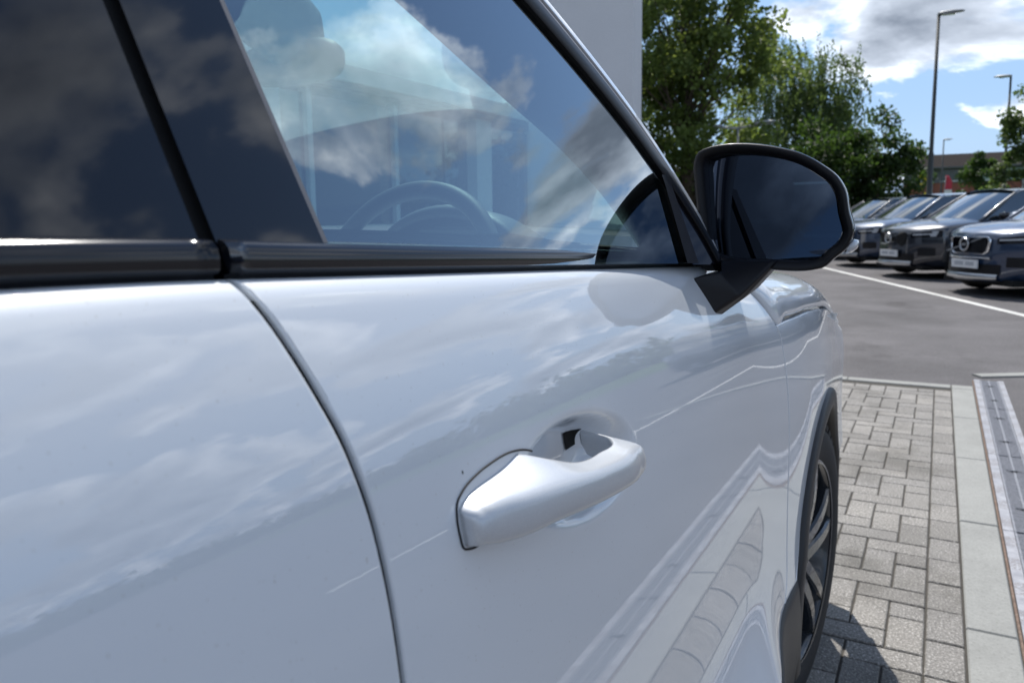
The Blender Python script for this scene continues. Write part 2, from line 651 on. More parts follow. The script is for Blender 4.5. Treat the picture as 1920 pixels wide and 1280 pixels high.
hmesh = [paver_mesh(2 * W_, W_, s) for s in range(6)]
vmesh = [paver_mesh(W_, 2 * W_, s + 10) for s in range(6)]
bmesh_ = [paver_mesh(0.094, 0.185, s + 20) for s in range(5)]
slots = []
nx, ny = 25, int((PY1 - PY0) / W_)
for ix in range(nx):
    for iy in range(ny):
        k = (ix + iy + 3) % 4
        x0 = PX1 - (nx - ix) * W_
        y0 = PY0 + iy * W_
        if k == 0 and ix + 1 < nx:
            slots.append(('h', x0 + W_, y0 + W_ / 2))
        elif k == 2 and iy + 1 < ny:
            slots.append(('v', x0 + W_ / 2, y0 + W_))
        elif (k == 0) or (k == 1 and ix == 0) or (k == 2) or (k == 3 and iy == 0):
            slots.append(('s', x0 + W_ / 2, y0 + W_ / 2))
yb = PY0
while yb < PY1 - 0.09:
    slots.append(('b', PX1 + 0.047, yb + 0.0925))
    yb += 0.185
smesh = [paver_mesh(W_, W_, s + 30) for s in range(3)]


def vis_score(s):
    kx, x, y = s
    if y < 1.3 or x < -0.62:
        return 1000 + abs(y - 2.5) + abs(x + 0.2)
    return y


slots.sort(key=vis_score)
rest = MB()
for i, (kk, x, y) in enumerate(slots):
    src = random.choice({'h': hmesh, 'v': vmesh, 's': smesh, 'b': bmesh_}[kk])
    dz = random.uniform(-0.0014, 0.0009)
    rz = random.gauss(0, 0.006)
    tx, ty = random.gauss(0, 0.005), random.gauss(0, 0.005)
    if i < 290:
        o = bpy.data.objects.new('paver', src)
        COL.objects.link(o)
        o.parent = paved
        o.location = (x, y, dz)
        o.rotation_euler = (tx, ty, rz)
    else:
        ca, sa = math.cos(rz), math.sin(rz)
        rest.add([(x + v_.co.x * ca - v_.co.y * sa, y + v_.co.x * sa + v_.co.y * ca, v_.co.z + dz) for v_ in src.vertices],
                 [tuple(p.vertices) for p in src.polygons])
ro = rest.obj('pavers', 'paver_stone', paved)
ro['kind'] = 'stuff'

# edging strip across the end of the bay
kerb = structure(MB().add([(0.112, PY0, -0.0075), (0.24, PY0, -0.0075), (0.24, 5.75, -0.0075), (0.112, 5.75, -0.0075)], [(0, 1, 2, 3)]).obj('kerb', 'joint_sand'))
ys_edges = [-2.73, -1.89, -1.05, -0.21, 0.63, 1.475, 2.316, 3.16, 4.005, 4.82, 5.62]
for i in range(len(ys_edges) - 1):
    y0, y1 = ys_edges[i], ys_edges[i + 1]
    mb = MB()
    mb.bevbox((0.1155, y0 + 0.003, -0.05), (0.2355, y1 - 0.003, 0.004 + random.uniform(-0.001, 0.001)), 0.004)
    mb.obj('kerb_slab', 'kerb_concrete', kerb)
mb = MB()
mb.bevbox((0.1155, 5.625, -0.05), (0.2355, 5.74, 0.003), 0.004)
mb.obj('kerb_slab', 'kerb_concrete', kerb)
for i in range(4):
    mb = MB()
    x1 = 0.110 - i * 0.62
    mb.bevbox((x1 - 0.615, 5.635, -0.05), (x1, 5.735, 0.003), 0.004)
    mb.obj('kerb_slab', 'kerb_concrete', kerb)
# far edging that runs off to the right past the drain
for i in range(3):
    mb = MB()
    x0 = 0.45 + i * 0.9
    ang = 0.55
    c_, s_ = math.cos(ang), math.sin(ang)
    L_ = 0.895
    bx = 0.30 + i * 0.9 * c_
    by = 6.12 + i * 0.9 * s_
    pts = [(0, 0), (L_, 0), (L_, 0.10), (0, 0.10)]
    P = [(bx + u * c_ - w * s_, by + u * s_ + w * c_) for u, w in pts]
    mb.add([(x, y, -0.05) for x, y in P] + [(x, y, 0.002) for x, y in P], [(4, 5, 6, 7), (0, 1, 5, 4), (1, 2, 6, 5), (2, 3, 7, 6), (3, 0, 4, 7)])
    mb.obj('kerb_slab', 'kerb_concrete', kerb)

# drainage channel with slotted gratings and protective film
drain = empty('drainage_channel', (0.33, 2.5, 0))
tag(drain, 'steel slot drainage channel with printed white film beside the concrete kerb', 'drain')


def child(mb, name, mat, par, smooth=False):
    o = mb.obj(name, mat, None, smooth)
    o.parent = par
    o.matrix_parent_inverse = Matrix.Translation(par.location).inverted() if par.parent is None else (Matrix.Translation(par.parent.location).inverted())
    return o


DX0, DX1 = 0.243, 0.420
mb = MB()
mb.box((DX0, -2.4, -0.06), (DX1, 6.0, -0.0072))
child(mb, 'channel_bed', 'dark_void', drain)
mb = MB()
mb.bevbox((0.2400, -2.4, -0.05), (0.2475, 6.0, -0.0040), 0.002)
child(mb, 'clay_edge', 'clay_shutter', drain)
secs = [-2.4, -1.86, -0.86, 0.14, 1.14, 2.14, 3.14, 4.14, 5.14, 6.0]
for i in range(len(secs) - 1):
    y0, y1 = secs[i] + 0.002, secs[i + 1] - 0.002
    gmb = MB()
    gx0, gx1 = 0.283, 0.386
    # frame rails and centre rail
    for a_, b2 in ((gx0, gx0 + 0.007), (gx1 - 0.007, gx1), ((gx0 + gx1) / 2 - 0.004, (gx0 + gx1) / 2 + 0.004)):
        gmb.box((a_, y0, -0.02), (b2, y1, 0.001))
    yy = y0 + 0.004
    while yy < y1 - 0.009:
        gmb.box((gx0 + 0.006, yy, -0.012), (gx1 - 0.006, yy + 0.0068, 0.0))
        yy += 0.0128
    go = child(gmb, 'grating', 'galvanised', drain)
    for sx0, sx1 in ((0.2485, 0.281), (0.388, 0.4185)):
        fm = MB()
        fm.box((sx0, y0, -0.006), (sx1, y1, 0.0015))
        child(fm, 'protective_film', 'printed_film', drain)
    for q in (0.25, 0.75):
        yc = lerp(y0, y1, q)
        cm = MB()
        xm = (gx0 + gx1) / 2
        cm.add([(xm - 0.030, yc - 0.004, 0.0035), (xm - 0.006, yc - 0.009, 0.0045), (xm + 0.006, yc - 0.003, 0.0045), (xm + 0.030, yc - 0.008, 0.0035),
                (xm + 0.030, yc + 0.002, 0.0035), (xm + 0.004, yc + 0.008, 0.0045), (xm - 0.008, yc + 0.002, 0.0045), (xm - 0.030, yc + 0.006, 0.0035)],
               [(0, 1, 6, 7), (1, 2, 5, 6), (2, 3, 4, 5)])
        cm.add([(xm - 0.012, yc - 0.006, -0.01), (xm + 0.012, yc - 0.006, -0.01), (xm + 0.012, yc + 0.006, -0.01), (xm - 0.012, yc + 0.006, -0.01),
                (xm - 0.012, yc - 0.006, 0.003), (xm + 0.012, yc - 0.006, 0.003), (xm + 0.012, yc + 0.006, 0.003), (xm - 0.012, yc + 0.006, 0.003)],
               [(0, 1, 5, 4), (1, 2, 6, 5), (2, 3, 7, 6), (3, 0, 4, 7)])
        child(cm, 'locking_clip', 'satin_black', drain)

# parking line painted on the road
pm = MB()
Lp = [(-3.9, 22.2), (-1.909, 17.076), (0.851, 10.072), (3.4, 3.6)]
for i in range(len(Lp) - 1):
    (xa, ya), (xb, yb2) = Lp[i], Lp[i + 1]
    d = Vector((xb - xa, yb2 - ya)).normalized()
    nrm = Vector((-d.y, d.x)) * 0.055
    nseg2 = 10
    for k in range(nseg2):
        a0, a1 = k / nseg2, (k + 1) / nseg2
        p0 = Vector((lerp(xa, xb, a0), lerp(ya, yb2, a0)))
        p1 = Vector((lerp(xa, xb, a1), lerp(ya, yb2, a1)))
        pm.add([(p0.x + nrm.x, p0.y + nrm.y, -0.0055), (p1.x + nrm.x, p1.y + nrm.y, -0.0055), (p1.x - nrm.x, p1.y - nrm.y, -0.0055), (p0.x - nrm.x, p0.y - nrm.y, -0.0055)], [(0, 1, 2, 3)])
structure(pm.obj('parking_line', 'line_paint'))

# ================================================================== THE WHITE CAR
XC = -1.10                                            # centre line of the car
TH = [(1.14, 85), (1.109, 80), (1.1025, 66), (1.0975, 56), (1.0925, 38), (1.0875, 26), (1.05, 20), (1.02, 16.5), (.99, 13), (.95, 9), (.90, 5.5), (.84, 2.5), (.78, .5),
      (.70, -1), (.66, -1), (.61, 1), (.57, 8), (.54, 20), (.50, 28), (.455, 27), (.43, 10), (.40, 0), (.2, -10)]
_S = np.array([q[0] for q in TH])[::-1]
_T = np.array([q[1] for q in TH])[::-1]
_ss = np.arange(0.2, 1.1301, 0.001)
_tt = np.interp(_ss, _S, _T)
_ker = np.exp(-0.5 * (np.arange(-40, 41) / 14.0) ** 2)
_ker /= _ker.sum()
_sm = np.convolve(np.pad(_tt, 40, mode='edge'), _ker, mode='valid')
_wgt = np.clip((_ss - 1.045) / 0.03, 0, 1)
_tt = _tt * _wgt + _sm * (1 - _wgt)
_xx = -np.concatenate([[0], np.cumsum(np.tan(np.radians((_tt[1:] + _tt[:-1]) / 2)) * 0.001)])
_xx -= np.interp(0.80, _ss, _xx)


def drop(y):
    if y < 0.05:
        return 0.0
    if y < 0.25:
        return 0.052 * (y - 0.05) ** 2 / 0.4
    if y < 1.0:
        return 0.052 * (y - 0.15)
    return 0.0442 + 0.052 * (y - 1.0) + 0.023 * (y - 1.0) ** 2


def plan(y):
    return -0.212 + 0.013 * sst(1.12, 1.55, y) - 0.030 * sst(1.70, 2.45, y) - 0.01 * sst(-0.2, -1.5, y)


def dish(y, z):
    e = math.hypot((y - 0.520) / 0.106, (z - (0.935 - 0.10 * (y - 0.520))) / 0.040)
    if e >= 1.0:
        return 0.0
    return 0.036 * (1 - sst(0.52, 1.0, e))


def xs(y, z):
    s = z + drop(y) * sst(0.6, 0.85, z)
    x = plan(y) + float(np.interp(s, _ss, _xx))
    # feature crease that gathers towards the front wing
    zc_ = 0.974 - 0.059 * (y - 0.73)
    amp = sst(0.62, 1.25, y) * (1 - 0.5 * sst(1.7, 2.2, y))
    if amp > 0:
        q = (z - zc_)
        w = 0.009
        x -= amp * 0.15 * w * math.log1p(math.exp(min(30.0, q / w)))
        x += amp * 0.0015 * math.exp(-(q / 0.05) ** 2)
    # lower flare fades out before the wheel arch
    if z < 0.62:
        f_ = sst(1.02, 1.32, y)
        x -= f_ * (float(np.interp(z, _ss, _xx)) - float(np.interp(0.62, _ss, _xx))) * 0.85
    return x


suv = empty('white_car', (XC, 0.4, 0))
tag(suv, 'white compact SUV filling the foreground, seen along its driver side with black door mirror', 'car')
SUV_INV = Matrix.Translation(suv.location).inverted()


def part(o, parent=None):
    """make o a part of the white car (or a sub-part of one of its parts), keeping its world place"""
    if parent is None:
        o.parent = suv
        o.matrix_parent_inverse = SUV_INV
    else:
        o.parent = parent
        o.matrix_parent_inverse = Matrix.Identity(4)
    return o


def panel(name, yr, yf, zb, zt, nu, nv, mat, dishes=False, fillets=(1, 1, 1, 1), mirror=False, ubias=None):
    """curved body panel between rear edge yr(z), front edge yf(z), bottom zb(y) and top zt(y) with rolled edges"""
    rad = 0.0018
    half = 0.0021
    cols = []
    us = np.linspace(0, 1, nu)
    vs_ = np.linspace(0, 1, nv)
    lu = abs(yf(0.8) - yr(0.8))
    lv = max(0.05, abs(zt(lerp(yr(0.8), yf(0.8), 0.5)) - zb(lerp(yr(0.8), yf(0.8), 0.5))))
    sup = np.array([half + rad + d for d in (0.0006, 0.0016, 0.0035, 0.007)])
    us = np.unique(np.concatenate([[0.0, 1.0], us[(us > sup[-1] / lu * 1.3) & (us < 1 - sup[-1] / lu * 1.3)], sup / lu, 1 - sup / lu]))
    vs_ = np.unique(np.concatenate([[0.0, 1.0], vs_[(vs_ > sup[-1] / lv * 1.3) & (vs_ < 1 - sup[-1] / lv * 1.3)], sup / lv, 1 - sup / lv]))
    # extra edge rows: (inset along surface, depth)
    edge = [(rad * (1 - math.sin(a)), rad * (1 - math.cos(a))) for a in np.linspace(0, math.pi / 2, 6)]
    edge_out = edge + [(0.0, rad + 0.004), (0.0, rad + 0.022)]
    ulist = []
    if fillets[0]:
        ulist += [('r', e) for e in edge_out[::-1]]
    ulist += [('u', u) for u in (us[1:-1] if fillets[0] or fillets[1] else us)]
    if not fillets[0]:
        ulist = [('u', 0.0)] + ulist
    if not fillets[1]:
        ulist = ulist + [('u', 1.0)]
    else:
        ulist += [('f', e) for e in edge_out]
    vlist = []
    if fillets[2]:
        vlist += [('b', e) for e in edge_out[::-1]]
    else:
        vlist += [('v', 0.0)]
    vlist += [('v', v) for v in vs_[1:-1]]
    if fillets[3]:
        vlist += [('t', e) for e in edge_out]
    else:
        vlist += [('v', 1.0)]
    verts = []
    for kv, vv in vlist:
        for ku, uu in ulist:
            v = vv if kv == 'v' else (0.0 if kv == 'b' else 1.0)
            u = uu if ku == 'u' else (0.0 if ku == 'r' else 1.0)
            y = lerp(yr(0.8), yf(0.8), u)
            depth = 0.0
            dzi = dyi = 0.0
            if ku == 'r':
                dyi = half + uu[0]; depth = max(depth, uu[1])
            elif ku == 'f':
                dyi = -half - uu[0]; depth = max(depth, uu[1])
            if kv == 'b':
                dzi = half + vv[0]; depth = max(depth, vv[1])
            elif kv == 't':
                dzi = -half - vv[0]; depth = max(depth, vv[1])
            for _ in range(7):
                z = lerp(zb(y), zt(y), v) + dzi
                y = lerp(yr(z), yf(z), u) + dyi
            x = xs(y, z) - depth
            if dishes:
                x -= dish(y, z)
            if mirror:
                x = 2 * XC - x
            verts.append((x, y, z))
    n = len(ulist)
    faces = []
    for i in range(len(vlist) - 1):
        for k in range(n - 1):
            f = (i * n + k, i * n + k + 1, (i + 1) * n + k + 1, (i + 1) * n + k)
            faces.append(f[::-1] if mirror else f)
    return mesh_obj(name, verts, faces, mat)


y_rear_edge = smooth_curve([(1.13, .236), (1.095, .242), (1.071, .2525), (1.056, .258), (1.039, .264), (1.021, .270), (.99, .2765), (.947, .280), (.896, .281), (.60, .281), (.40, .278)])
_fe = [(1.075, 1.0), (1.055, 1.06), (1.04, 1.15), (1.007, 1.232), (.979, 1.274), (.942, 1.311), (.903, 1.327), (.858, 1.331), (.786, 1.332), (.711, 1.335), (.633, 1.342), (.555, 1.343), (.485, 1.328), (.45, 1.30)]
y_front_edge = smooth_curve(_fe)
belt = lambda y: 1.1015 - drop(y)
door_bottom = lambda y: 0.45


def y_door_front(z):
    return y_front_edge(min(z, 1.055)) if z < 1.055 else 1.06


front_door = part(panel('front_door', y_rear_edge, y_door_front, door_bottom, belt, 190, 150, 'white_paint', dishes=True))
rear_edge2 = lambda z: -0.66 + 0.10 * sst(0.75, 0.45, z)
rear_door = part(panel('rear_door', rear_edge2, y_rear_edge, door_bottom, belt, 60, 110, 'white_paint'))
WY, WZ, WR = 1.80, 0.33, 0.33
RY = -0.72


def zb_wing(y):
    d2 = 0.40 ** 2 - (y - WY) ** 2
    return max(0.45, WZ + math.sqrt(d2)) if d2 > 0 else 0.45


z_shut = smooth_curve([(1.30, .942), (1.40, .940), (1.485, .936), (1.65, .928), (1.801, .916), (2.1, .878), (2.40, .80)])


def y_wing_rear(z):
    return y_front_edge(min(z, 0.9425))


wing = part(panel('front_wing', y_wing_rear, lambda z: 2.42, zb_wing, lambda y: z_shut(y), 80, 60, 'white_paint'))


def zb_rear(y):
    d2 = 0.40 ** 2 - (y - (RY - 0.25)) ** 2
    return max(0.45, WZ + math.sqrt(d2)) if d2 > 0 else 0.45


quarter = part(panel('rear_wing', lambda z: -1.62, rear_edge2, zb_rear, belt, 60, 50, 'white_paint'))
# the same panels on the passenger side
for nm, yr_, yf_, zb_, zt_, nu_, nv_ in (('front_door', y_rear_edge, y_door_front, door_bottom, belt, 40, 50), ('rear_door', rear_edge2, y_rear_edge, door_bottom, belt, 30, 50),
                                         ('front_wing', y_wing_rear, lambda z: 2.42, zb_wing, lambda y: z_shut(y), 40, 30), ('rear_wing', lambda z: -1.62, rear_edge2, zb_rear, belt, 30, 30)):
    part(panel(nm, yr_, yf_, zb_, zt_, nu_, nv_, 'white_paint', mirror=True))

# bonnet -----------------------------------------------------------
z_edge_b = smooth_curve([(1.05, 1.058), (1.15, 1.043), (1.235, 1.010), (1.276, .982), (1.313, .9455), (1.40, .9435), (1.485, .9395), (1.65, .9315), (1.801, .9195), (2.1, .8815), (2.38, .81)])
z_top_b = smooth_curve([(1.05, 1.078), (1.15, 1.066), (1.3, 1.040), (1.5, 1.018), (1.8, .992), (2.05, .955), (2.25, .905), (2.38, .84)])


def bonnet_half(sgn):
    rings = []
    ysl = np.concatenate([np.linspace(1.075, 1.33, 22), np.linspace(1.35, 2.38, 44)])
    for y in ysl:
        ze = z_edge_b(y)
        zt_ = z_top_b(y)
        xe = xs(y, ze) - 0.0005
        ring = [(xe - 0.020, ze - 0.0), (xe - 0.0035, ze + 0.0003), (xe - 0.0008, ze + 0.0015)]
        wd = 0.105
        for a in np.linspace(0.03, math.pi / 2, 22):
            ring.append((xe - wd * (1 - math.cos(a)) - 0.0, ze + 0.0018 + (zt_ - ze) * math.sin(a) ** 0.85))
        xw = xe - wd
        for q in np.linspace(0.04, 1, 18):
            xq = lerp(xw, XC, q)
            bulge = 0.030 * (1 - (1 - q) ** 2) + 0.006 * math.exp(-((q - 0.28) / 0.07) ** 2)
            ring.append((xq, ze + 0.0018 + (zt_ - ze) + bulge))
        rings.append([((x if sgn > 0 else 2 * XC - x), y + 0.0, z) for x, z in ring])
    return rings


bm_ = MB()
bm_.loft(bonnet_half(1))
lf = bonnet_half(-1)
bm_.loft([r_[::-1] for r_ in lf])
bonnet = part(bm_.obj('bonnet', 'white_paint', None, True))

# front end: bumper, headlamps --------------------------------------
fb = MB()
rings = []
for k, (yy, zt_, zb_) in enumerate([(2.20, .86, .30), (2.34, .80, .28), (2.44, .72, .26), (2.50, .58, .25)]):
    ring = []
    for q in np.linspace(-1, 1, 25):
        hw = -plan(2.0) - (-XC)
        half_w = (XC - plan(min(yy, 2.4))) * -1
        x = XC + q * (half_w - [0.006, 0.03, 0.10, 0.24][k])
        ring.append((x, yy - 0.0 * q * q, zt_))
    rings.append(ring)
rings.append([(p[0], p[1], 0.30) for p in rings[-1]])
fb.loft(rings)
# side returns of the bumper in front of the wheel
for s in (1, -1):
    ring2 = []
    for yy, z0, z1 in ((2.205, .25, .90), (2.30, .25, .85), (2.42, .25, .79), (2.47, .25, .70), (2.50, .27, .58)):
        col_ = []
        for q in np.linspace(0, 1, 10):
            z = lerp(z0, z1, q)
            x = xs(min(yy, 2.42), max(z, 0.62)) - 0.003 - (0.0 if yy < 2.42 else (yy - 2.42) * 2.2)
            col_.append(((x if s > 0 else 2 * XC - x), yy, z))
        ring2.append(col_)
    fb.loft(ring2)
part(fb.obj('front_bumper', 'white_paint', None, True))
for s in (1, -1):
    hl = MB()
    rr_ = []
    for yy in (2.33, 2.36, 2.39, 2.42, 2.47):
        col_ = []
        for q in np.linspace(0, 1, 6):
            z = lerp(0.70, 0.80 - (yy - 2.2) * 0.2, q)
            x = xs(min(yy, 2.42), 0.75) - 0.006 - (0.0 if yy < 2.40 else (yy - 2.40) * 2.4)
            col_.append(((x if s > 0 else 2 * XC - x), yy, z))
        rr_.append(col_)
    hl.loft(rr_)
    part(hl.obj('headlamp', 'clear_lens', None, True))

# wheel arches, sill cladding ---------------------------------------
def arch_trim(yc, sgn):
    rings = []
    for a in np.linspace(R(-8), R(188), 70):
        ca, sa = math.cos(a), math.sin(a)
        prof = [(0.405, -0.010), (0.404, 0.004), (0.398, 0.009), (0.380, 0.0115), (0.366, 0.010), (0.361, 0.004), (0.359, -0.02), (0.360, -0.09)]
        ring = []
        for r_, dx in prof:
            y = yc + r_ * ca
            z = WZ + r_ * sa
            x = xs(y, max(0.5, z)) + dx
            if yc < 0:
                x = xs(min(max(y, -1.6), 2.4), max(0.5, z)) + dx
            ring.append(((x if sgn > 0 else 2 * XC - x), y, z))
        rings.append(ring)
    mb_ = MB()
    mb_.loft(rings)
    return mb_


RYC = RY - 0.25
for yc in (WY, RYC):
    for s in (1, -1):
        part(arch_trim(yc, s).obj('arch_trim', 'cladding', None, True))
        lin = MB()
        rings = []
        for a in np.linspace(R(-10), R(190), 30):
            rings.append([((x if s > 0 else 2 * XC - x), yc + 0.372 * math.cos(a), WZ + 0.372 * math.sin(a)) for x in (-0.225, -0.34, -0.50)])
        lin.loft(rings)
        lin.add([((x if s > 0 else 2 * XC - x), yc + yy, zz_) for x, yy, zz_ in ((-0.5, -0.4, 0.2), (-0.5, 0.4, 0.2), (-0.5, 0.4, 0.75), (-0.5, -0.4, 0.75))], [(0, 1, 2, 3)])
        part(lin.obj('arch_liner', 'rubber', None, True))

for s in (1, -1):
    sm_ = MB()
    rings = []
    for y in np.linspace(RYC + 0.385, WY - 0.385, 40):
        up_ = 0.05 * sst(1.10, 1.38, y)
        ring = []
        for q, dx in ((0.455 + up_ * 0.3, -0.030), (0.449 + up_ * 0.3, 0.0015), (0.444, 0.006), (0.40, 0.010), (0.34, 0.012), (0.27, 0.004), (0.22, -0.03), (0.20, -0.10)):
            x = xs(min(y, 1.36), 0.455) + dx
            ring.append(((x if s > 0 else 2 * XC - x), y, q))
        rings.append(ring)
    sm_.loft(rings)
    part(sm_.obj('sill_cladding', 'cladding', None, True))

# underbody so the cabin is closed
ub = MB()
ub.box((2 * XC + 0.33, -1.55, 0.22), (-0.33, 2.35, 0.40))
part(ub.obj('underbody', 'rubber'))
eb = MB()  # unseen boxes added behind bonnet and bumper to block stray sunlight
eb.box((2 * XC + 0.50, 1.30, 0.40), (-0.50, 2.30, 0.90))
eb.box((2 * XC + 0.30, 2.16, 0.24), (-0.30, 2.32, 0.80))
part(eb.obj('bonnet_light_block', 'rubber'))

# wheels ------------------------------------------------------------
def wheel(yc, sgn, steer=0.0):
    ctr = Vector((-0.220 if sgn > 0 else 2 * XC + 0.220, yc, WZ))
    s = sgn
    tp = [(-0.19, 0.225), (-0.205, 0.26), (-0.20, 0.305), (-0.185, 0.322), (-0.165, 0.329), (-0.105, 0.331), (-0.045, 0.329), (-0.022, 0.322), (-0.006, 0.305), (0.0, 0.275), (-0.003, 0.245), (-0.010, 0.232)]
    n = 72
    tyre = MB()
    rings = []
    for k in range(n + 1):
        a = 2 * math.pi * k / n
        ring = []
        for x, r_ in tp:
            ring.append((s * x, r_ * math.cos(a), r_ * math.sin(a)))
        rings.append(ring)
    tyre.loft(rings)
    # tread blocks standing proud of the carcass
    for k in range(54):
        a0 = 2 * math.pi * k / 54
        a1 = a0 + 2 * math.pi / 54 * 0.72
        for xa, xb in ((-0.192, -0.160), (-0.152, -0.110), (-0.100, -0.058), (-0.050, -0.014)):
            vs_ = []
            for r_ in (0.318, 0.3345 if xa > -0.18 and xb < -0.02 else 0.331):
                for xx, aa in ((xa, a0), (xb, a0 + 0.03), (xb, a1 + 0.03), (xa, a1)):
                    vs_.append((s * xx, r_ * math.cos(aa), r_ * math.sin(aa)))
            tyre.add(vs_, [(4, 5, 6, 7), (0, 1, 5, 4), (1, 2, 6, 5), (2, 3, 7, 6), (3, 0, 4, 7)])
    ob = tyre.obj('wheel', 'rubber', None)
    auto_smooth(ob, 40)
    part(ob)
    ob.location = ctr
    ob.rotation_euler = (0, 0, steer)
    rim = MB()
    rp = [(-0.008, 0.236), (-0.006, 0.232), (-0.010, 0.226), (-0.022, 0.222), (-0.05, 0.213), (-0.14, 0.205), (-0.19, 0.225)]
    rings = [[(s * x, r_ * math.cos(2 * math.pi * k / n), r_ * math.sin(2 * math.pi * k / n)) for x, r_ in rp] for k in range(n + 1)]
    rim.loft(rings)
    rim.lathe_x([(s * -0.09, 0.0), (s * -0.09, 0.15), (s * -0.11, 0.16)], 40)
    sub = rim.obj('rim', 'dark_alloy', None, True)
    part(sub, ob)
    lip = MB()
    rings = [[(s * x, r_ * math.cos(2 * math.pi * k / n), r_ * math.sin(2 * math.pi * k / n)) for x, r_ in ((-0.0055, 0.2325), (-0.0035, 0.2295), (-0.0055, 0.2265))] for k in range(n + 1)]
    lip.loft(rings)
    part(lip.obj('rim_lip', 'dark_alloy', None, True), ob)
    for k in range(5):
        a = 2 * math.pi * k / 5 + 0.30
        for side_ in (-1, 1):
            # every spoke is a split pair: a machined face over a dark flank
            spk = MB()
            rings = []
            for q in np.linspace(0, 1, 7):
                r_ = lerp(0.045, 0.222, q)
                off = side_ * lerp(0.020, 0.036 + 0.012 * q, q)
                hw = lerp(0.020, 0.0135, q)
                xf = lerp(-0.020, -0.008, q) + 0.008 * math.sin(q * math.pi)
                dep = lerp(0.045, 0.03, q)
                ring = []
                for ww, dd in ((-hw, -dep), (-hw, -0.006), (-hw * 0.75, 0.0), (hw * 0.75, 0.0), (hw, -0.006), (hw, -dep)):
                    u, w = r_, off + ww
                    ring.append((s * (xf + dd), u * math.cos(a) - w * math.sin(a), u * math.sin(a) + w * math.cos(a)))
                rings.append(ring)
            spk.loft(rings, closed=True, cap=True)
            so_ = spk.obj('spoke', 'dark_alloy', None)
            so_.data.materials.append(MATS['machined_alloy'])
            for p in so_.data.polygons:
                if abs(p.normal.x) > 0.93 and p.normal.x * s > 0:
                    p.material_index = 1
            part(so_, ob)
    hub = MB()
    hub.lathe_x([(s * -0.06, 0.062), (s * -0.03, 0.058), (s * -0.022, 0.045), (s * -0.020, 0.0)], 32)
    part(hub.obj('hub_cap', 'satin_black', None, True), ob)
    disc = MB()
    disc.lathe_x([(s * -0.118, 0.07), (s * -0.112, 0.075), (s * -0.112, 0.165), (s * -0.124, 0.165)], 40)
    part(disc.obj('brake_disc', 'satin_metal', None, True), ob)
    return ob


for yc in (WY, RYC):
    for s in (1, -1):
        wheel(yc, s, R(-5.5) if yc > 0 else 0.0)

# greenhouse ---------------------------------------------------------
KX0, KK = -0.288, 0.40


def gx(z, off=0.0):
    return KX0 - KK * (z - 1.11) + off


def ribbon(name, pa, pb, mat, par, off0=0.0, thick=0.004, xfun=None, mirror=False):
    """strip between two (y,z) polylines lying on the window plane, with thickness"""
    mb_ = MB()
    f = xfun or gx
    rings = []
    for (ya, za), (yb_, zb_) in zip(pa, pb):
        xa, xb = f(za) + off0, f(zb_) + off0
        r_ = [(xa - 0.02, ya, za), (xa + thick * 0.6, ya, za), (lerp(xa, xb, 0.12) + thick, lerp(ya, yb_, 0.12), lerp(za, zb_, 0.12)),
              (lerp(xa, xb, 0.88) + thick, lerp(ya, yb_, 0.88), lerp(za, zb_, 0.88)), (xb + thick * 0.6, yb_, zb_), (xb - 0.02, yb_, zb_)]
        if mirror:
            r_ = [(2 * XC - x, y, z) for x, y, z in r_]
        rings.append(r_)
    mb_.loft(rings)
    o = mb_.obj(name, mat, None)
    auto_smooth(o, 50)
    return part(o, par)


def resample(pts, n):
    P = np.array(pts, float)
    d = np.concatenate([[0], np.cumsum(np.hypot(*(P[1:] - P[:-1]).T))])
    q = np.linspace(0, d[-1], n)
    sx_ = smooth_curve(list(zip(d, P[:, 0])))
    sy_ = smooth_curve(list(zip(d, P[:, 1])))
    return [(sx_(t_), sy_(t_)) for t_ in q]


def offset(pts, w):
    P = np.array(pts, float)
    T_ = np.gradient(P, axis=0)
    T_ /= np.linalg.norm(T_, axis=1)[:, None]
    Nn = np.stack([T_[:, 1], -T_[:, 0]], 1)
    return [tuple(p) for p in P + Nn * np.array(w)[..., None] * np.ones((len(P), 1))]


a_in = resample([(1.066, 1.045), (1.040, 1.090), (1.003, 1.132), (.968, 1.166), (.940, 1.190), (.914, 1.212), (.875, 1.240), (.802, 1.286), (.711, 1.336), (.58, 1.400), (.43, 1.455), (.27, 1.493)], 60)
# a_in runs up and back; its outward normal points up and forward
wid = np.interp(np.linspace(0, 1, 60), [0, 0.2, 1], [0.75, 1.0, 1.0])
o1 = offset(a_in, -wid * 0.0)
sgn_ = 1.0
test = offset(a_in, np.ones(60) * 0.01)
if test[30][1] < a_in[30][1]:
    sgn_ = -1.0
L0 = a_in
L1 = offset(a_in, sgn_ * wid * 0.025)
L2 = offset(a_in, sgn_ * wid * 0.034)
L3 = offset(a_in, sgn_ * wid * 0.041)
L4 = offset(a_in, sgn_ * wid * 0.052)
b_front = lambda z: 0.314 - 0.117 * (z - 1.108)
b_rear = lambda z: 0.233 - 0.075 * (z - 1.111)
for mir in (False, True):
    par_door = front_door if not mir else [o for o in suv.children if o.name.startswith('front_door')][-1]
    ribbon('window_seal', L0, L1, 'satin_black', par_door, 0.0, 0.006, mirror=mir)
    ribbon('frame_strip', L1, L2, 'grey_rubber', par_door, -0.002, 0.004, mirror=mir)
    pil = ribbon('a_pillar', L2, L3, 'satin_black', None, -0.006, 0.002, mirror=mir)
    ribbon('pillar_skin', L3, L4, 'white_paint', pil, -0.006, 0.007, mirror=mir)

a_of_z = smooth_curve([(z, y) for y, z in a_in])


def a_edge(z):
    if z < 1.168:
        return lerp(0.924, 0.951, (z - 1.079) / (1.168 - 1.079))
    return min(a_of_z(z), lerp(0.951, a_of_z(1.20), sst(1.168, 1.20, z)) if z < 1.2 else 9)


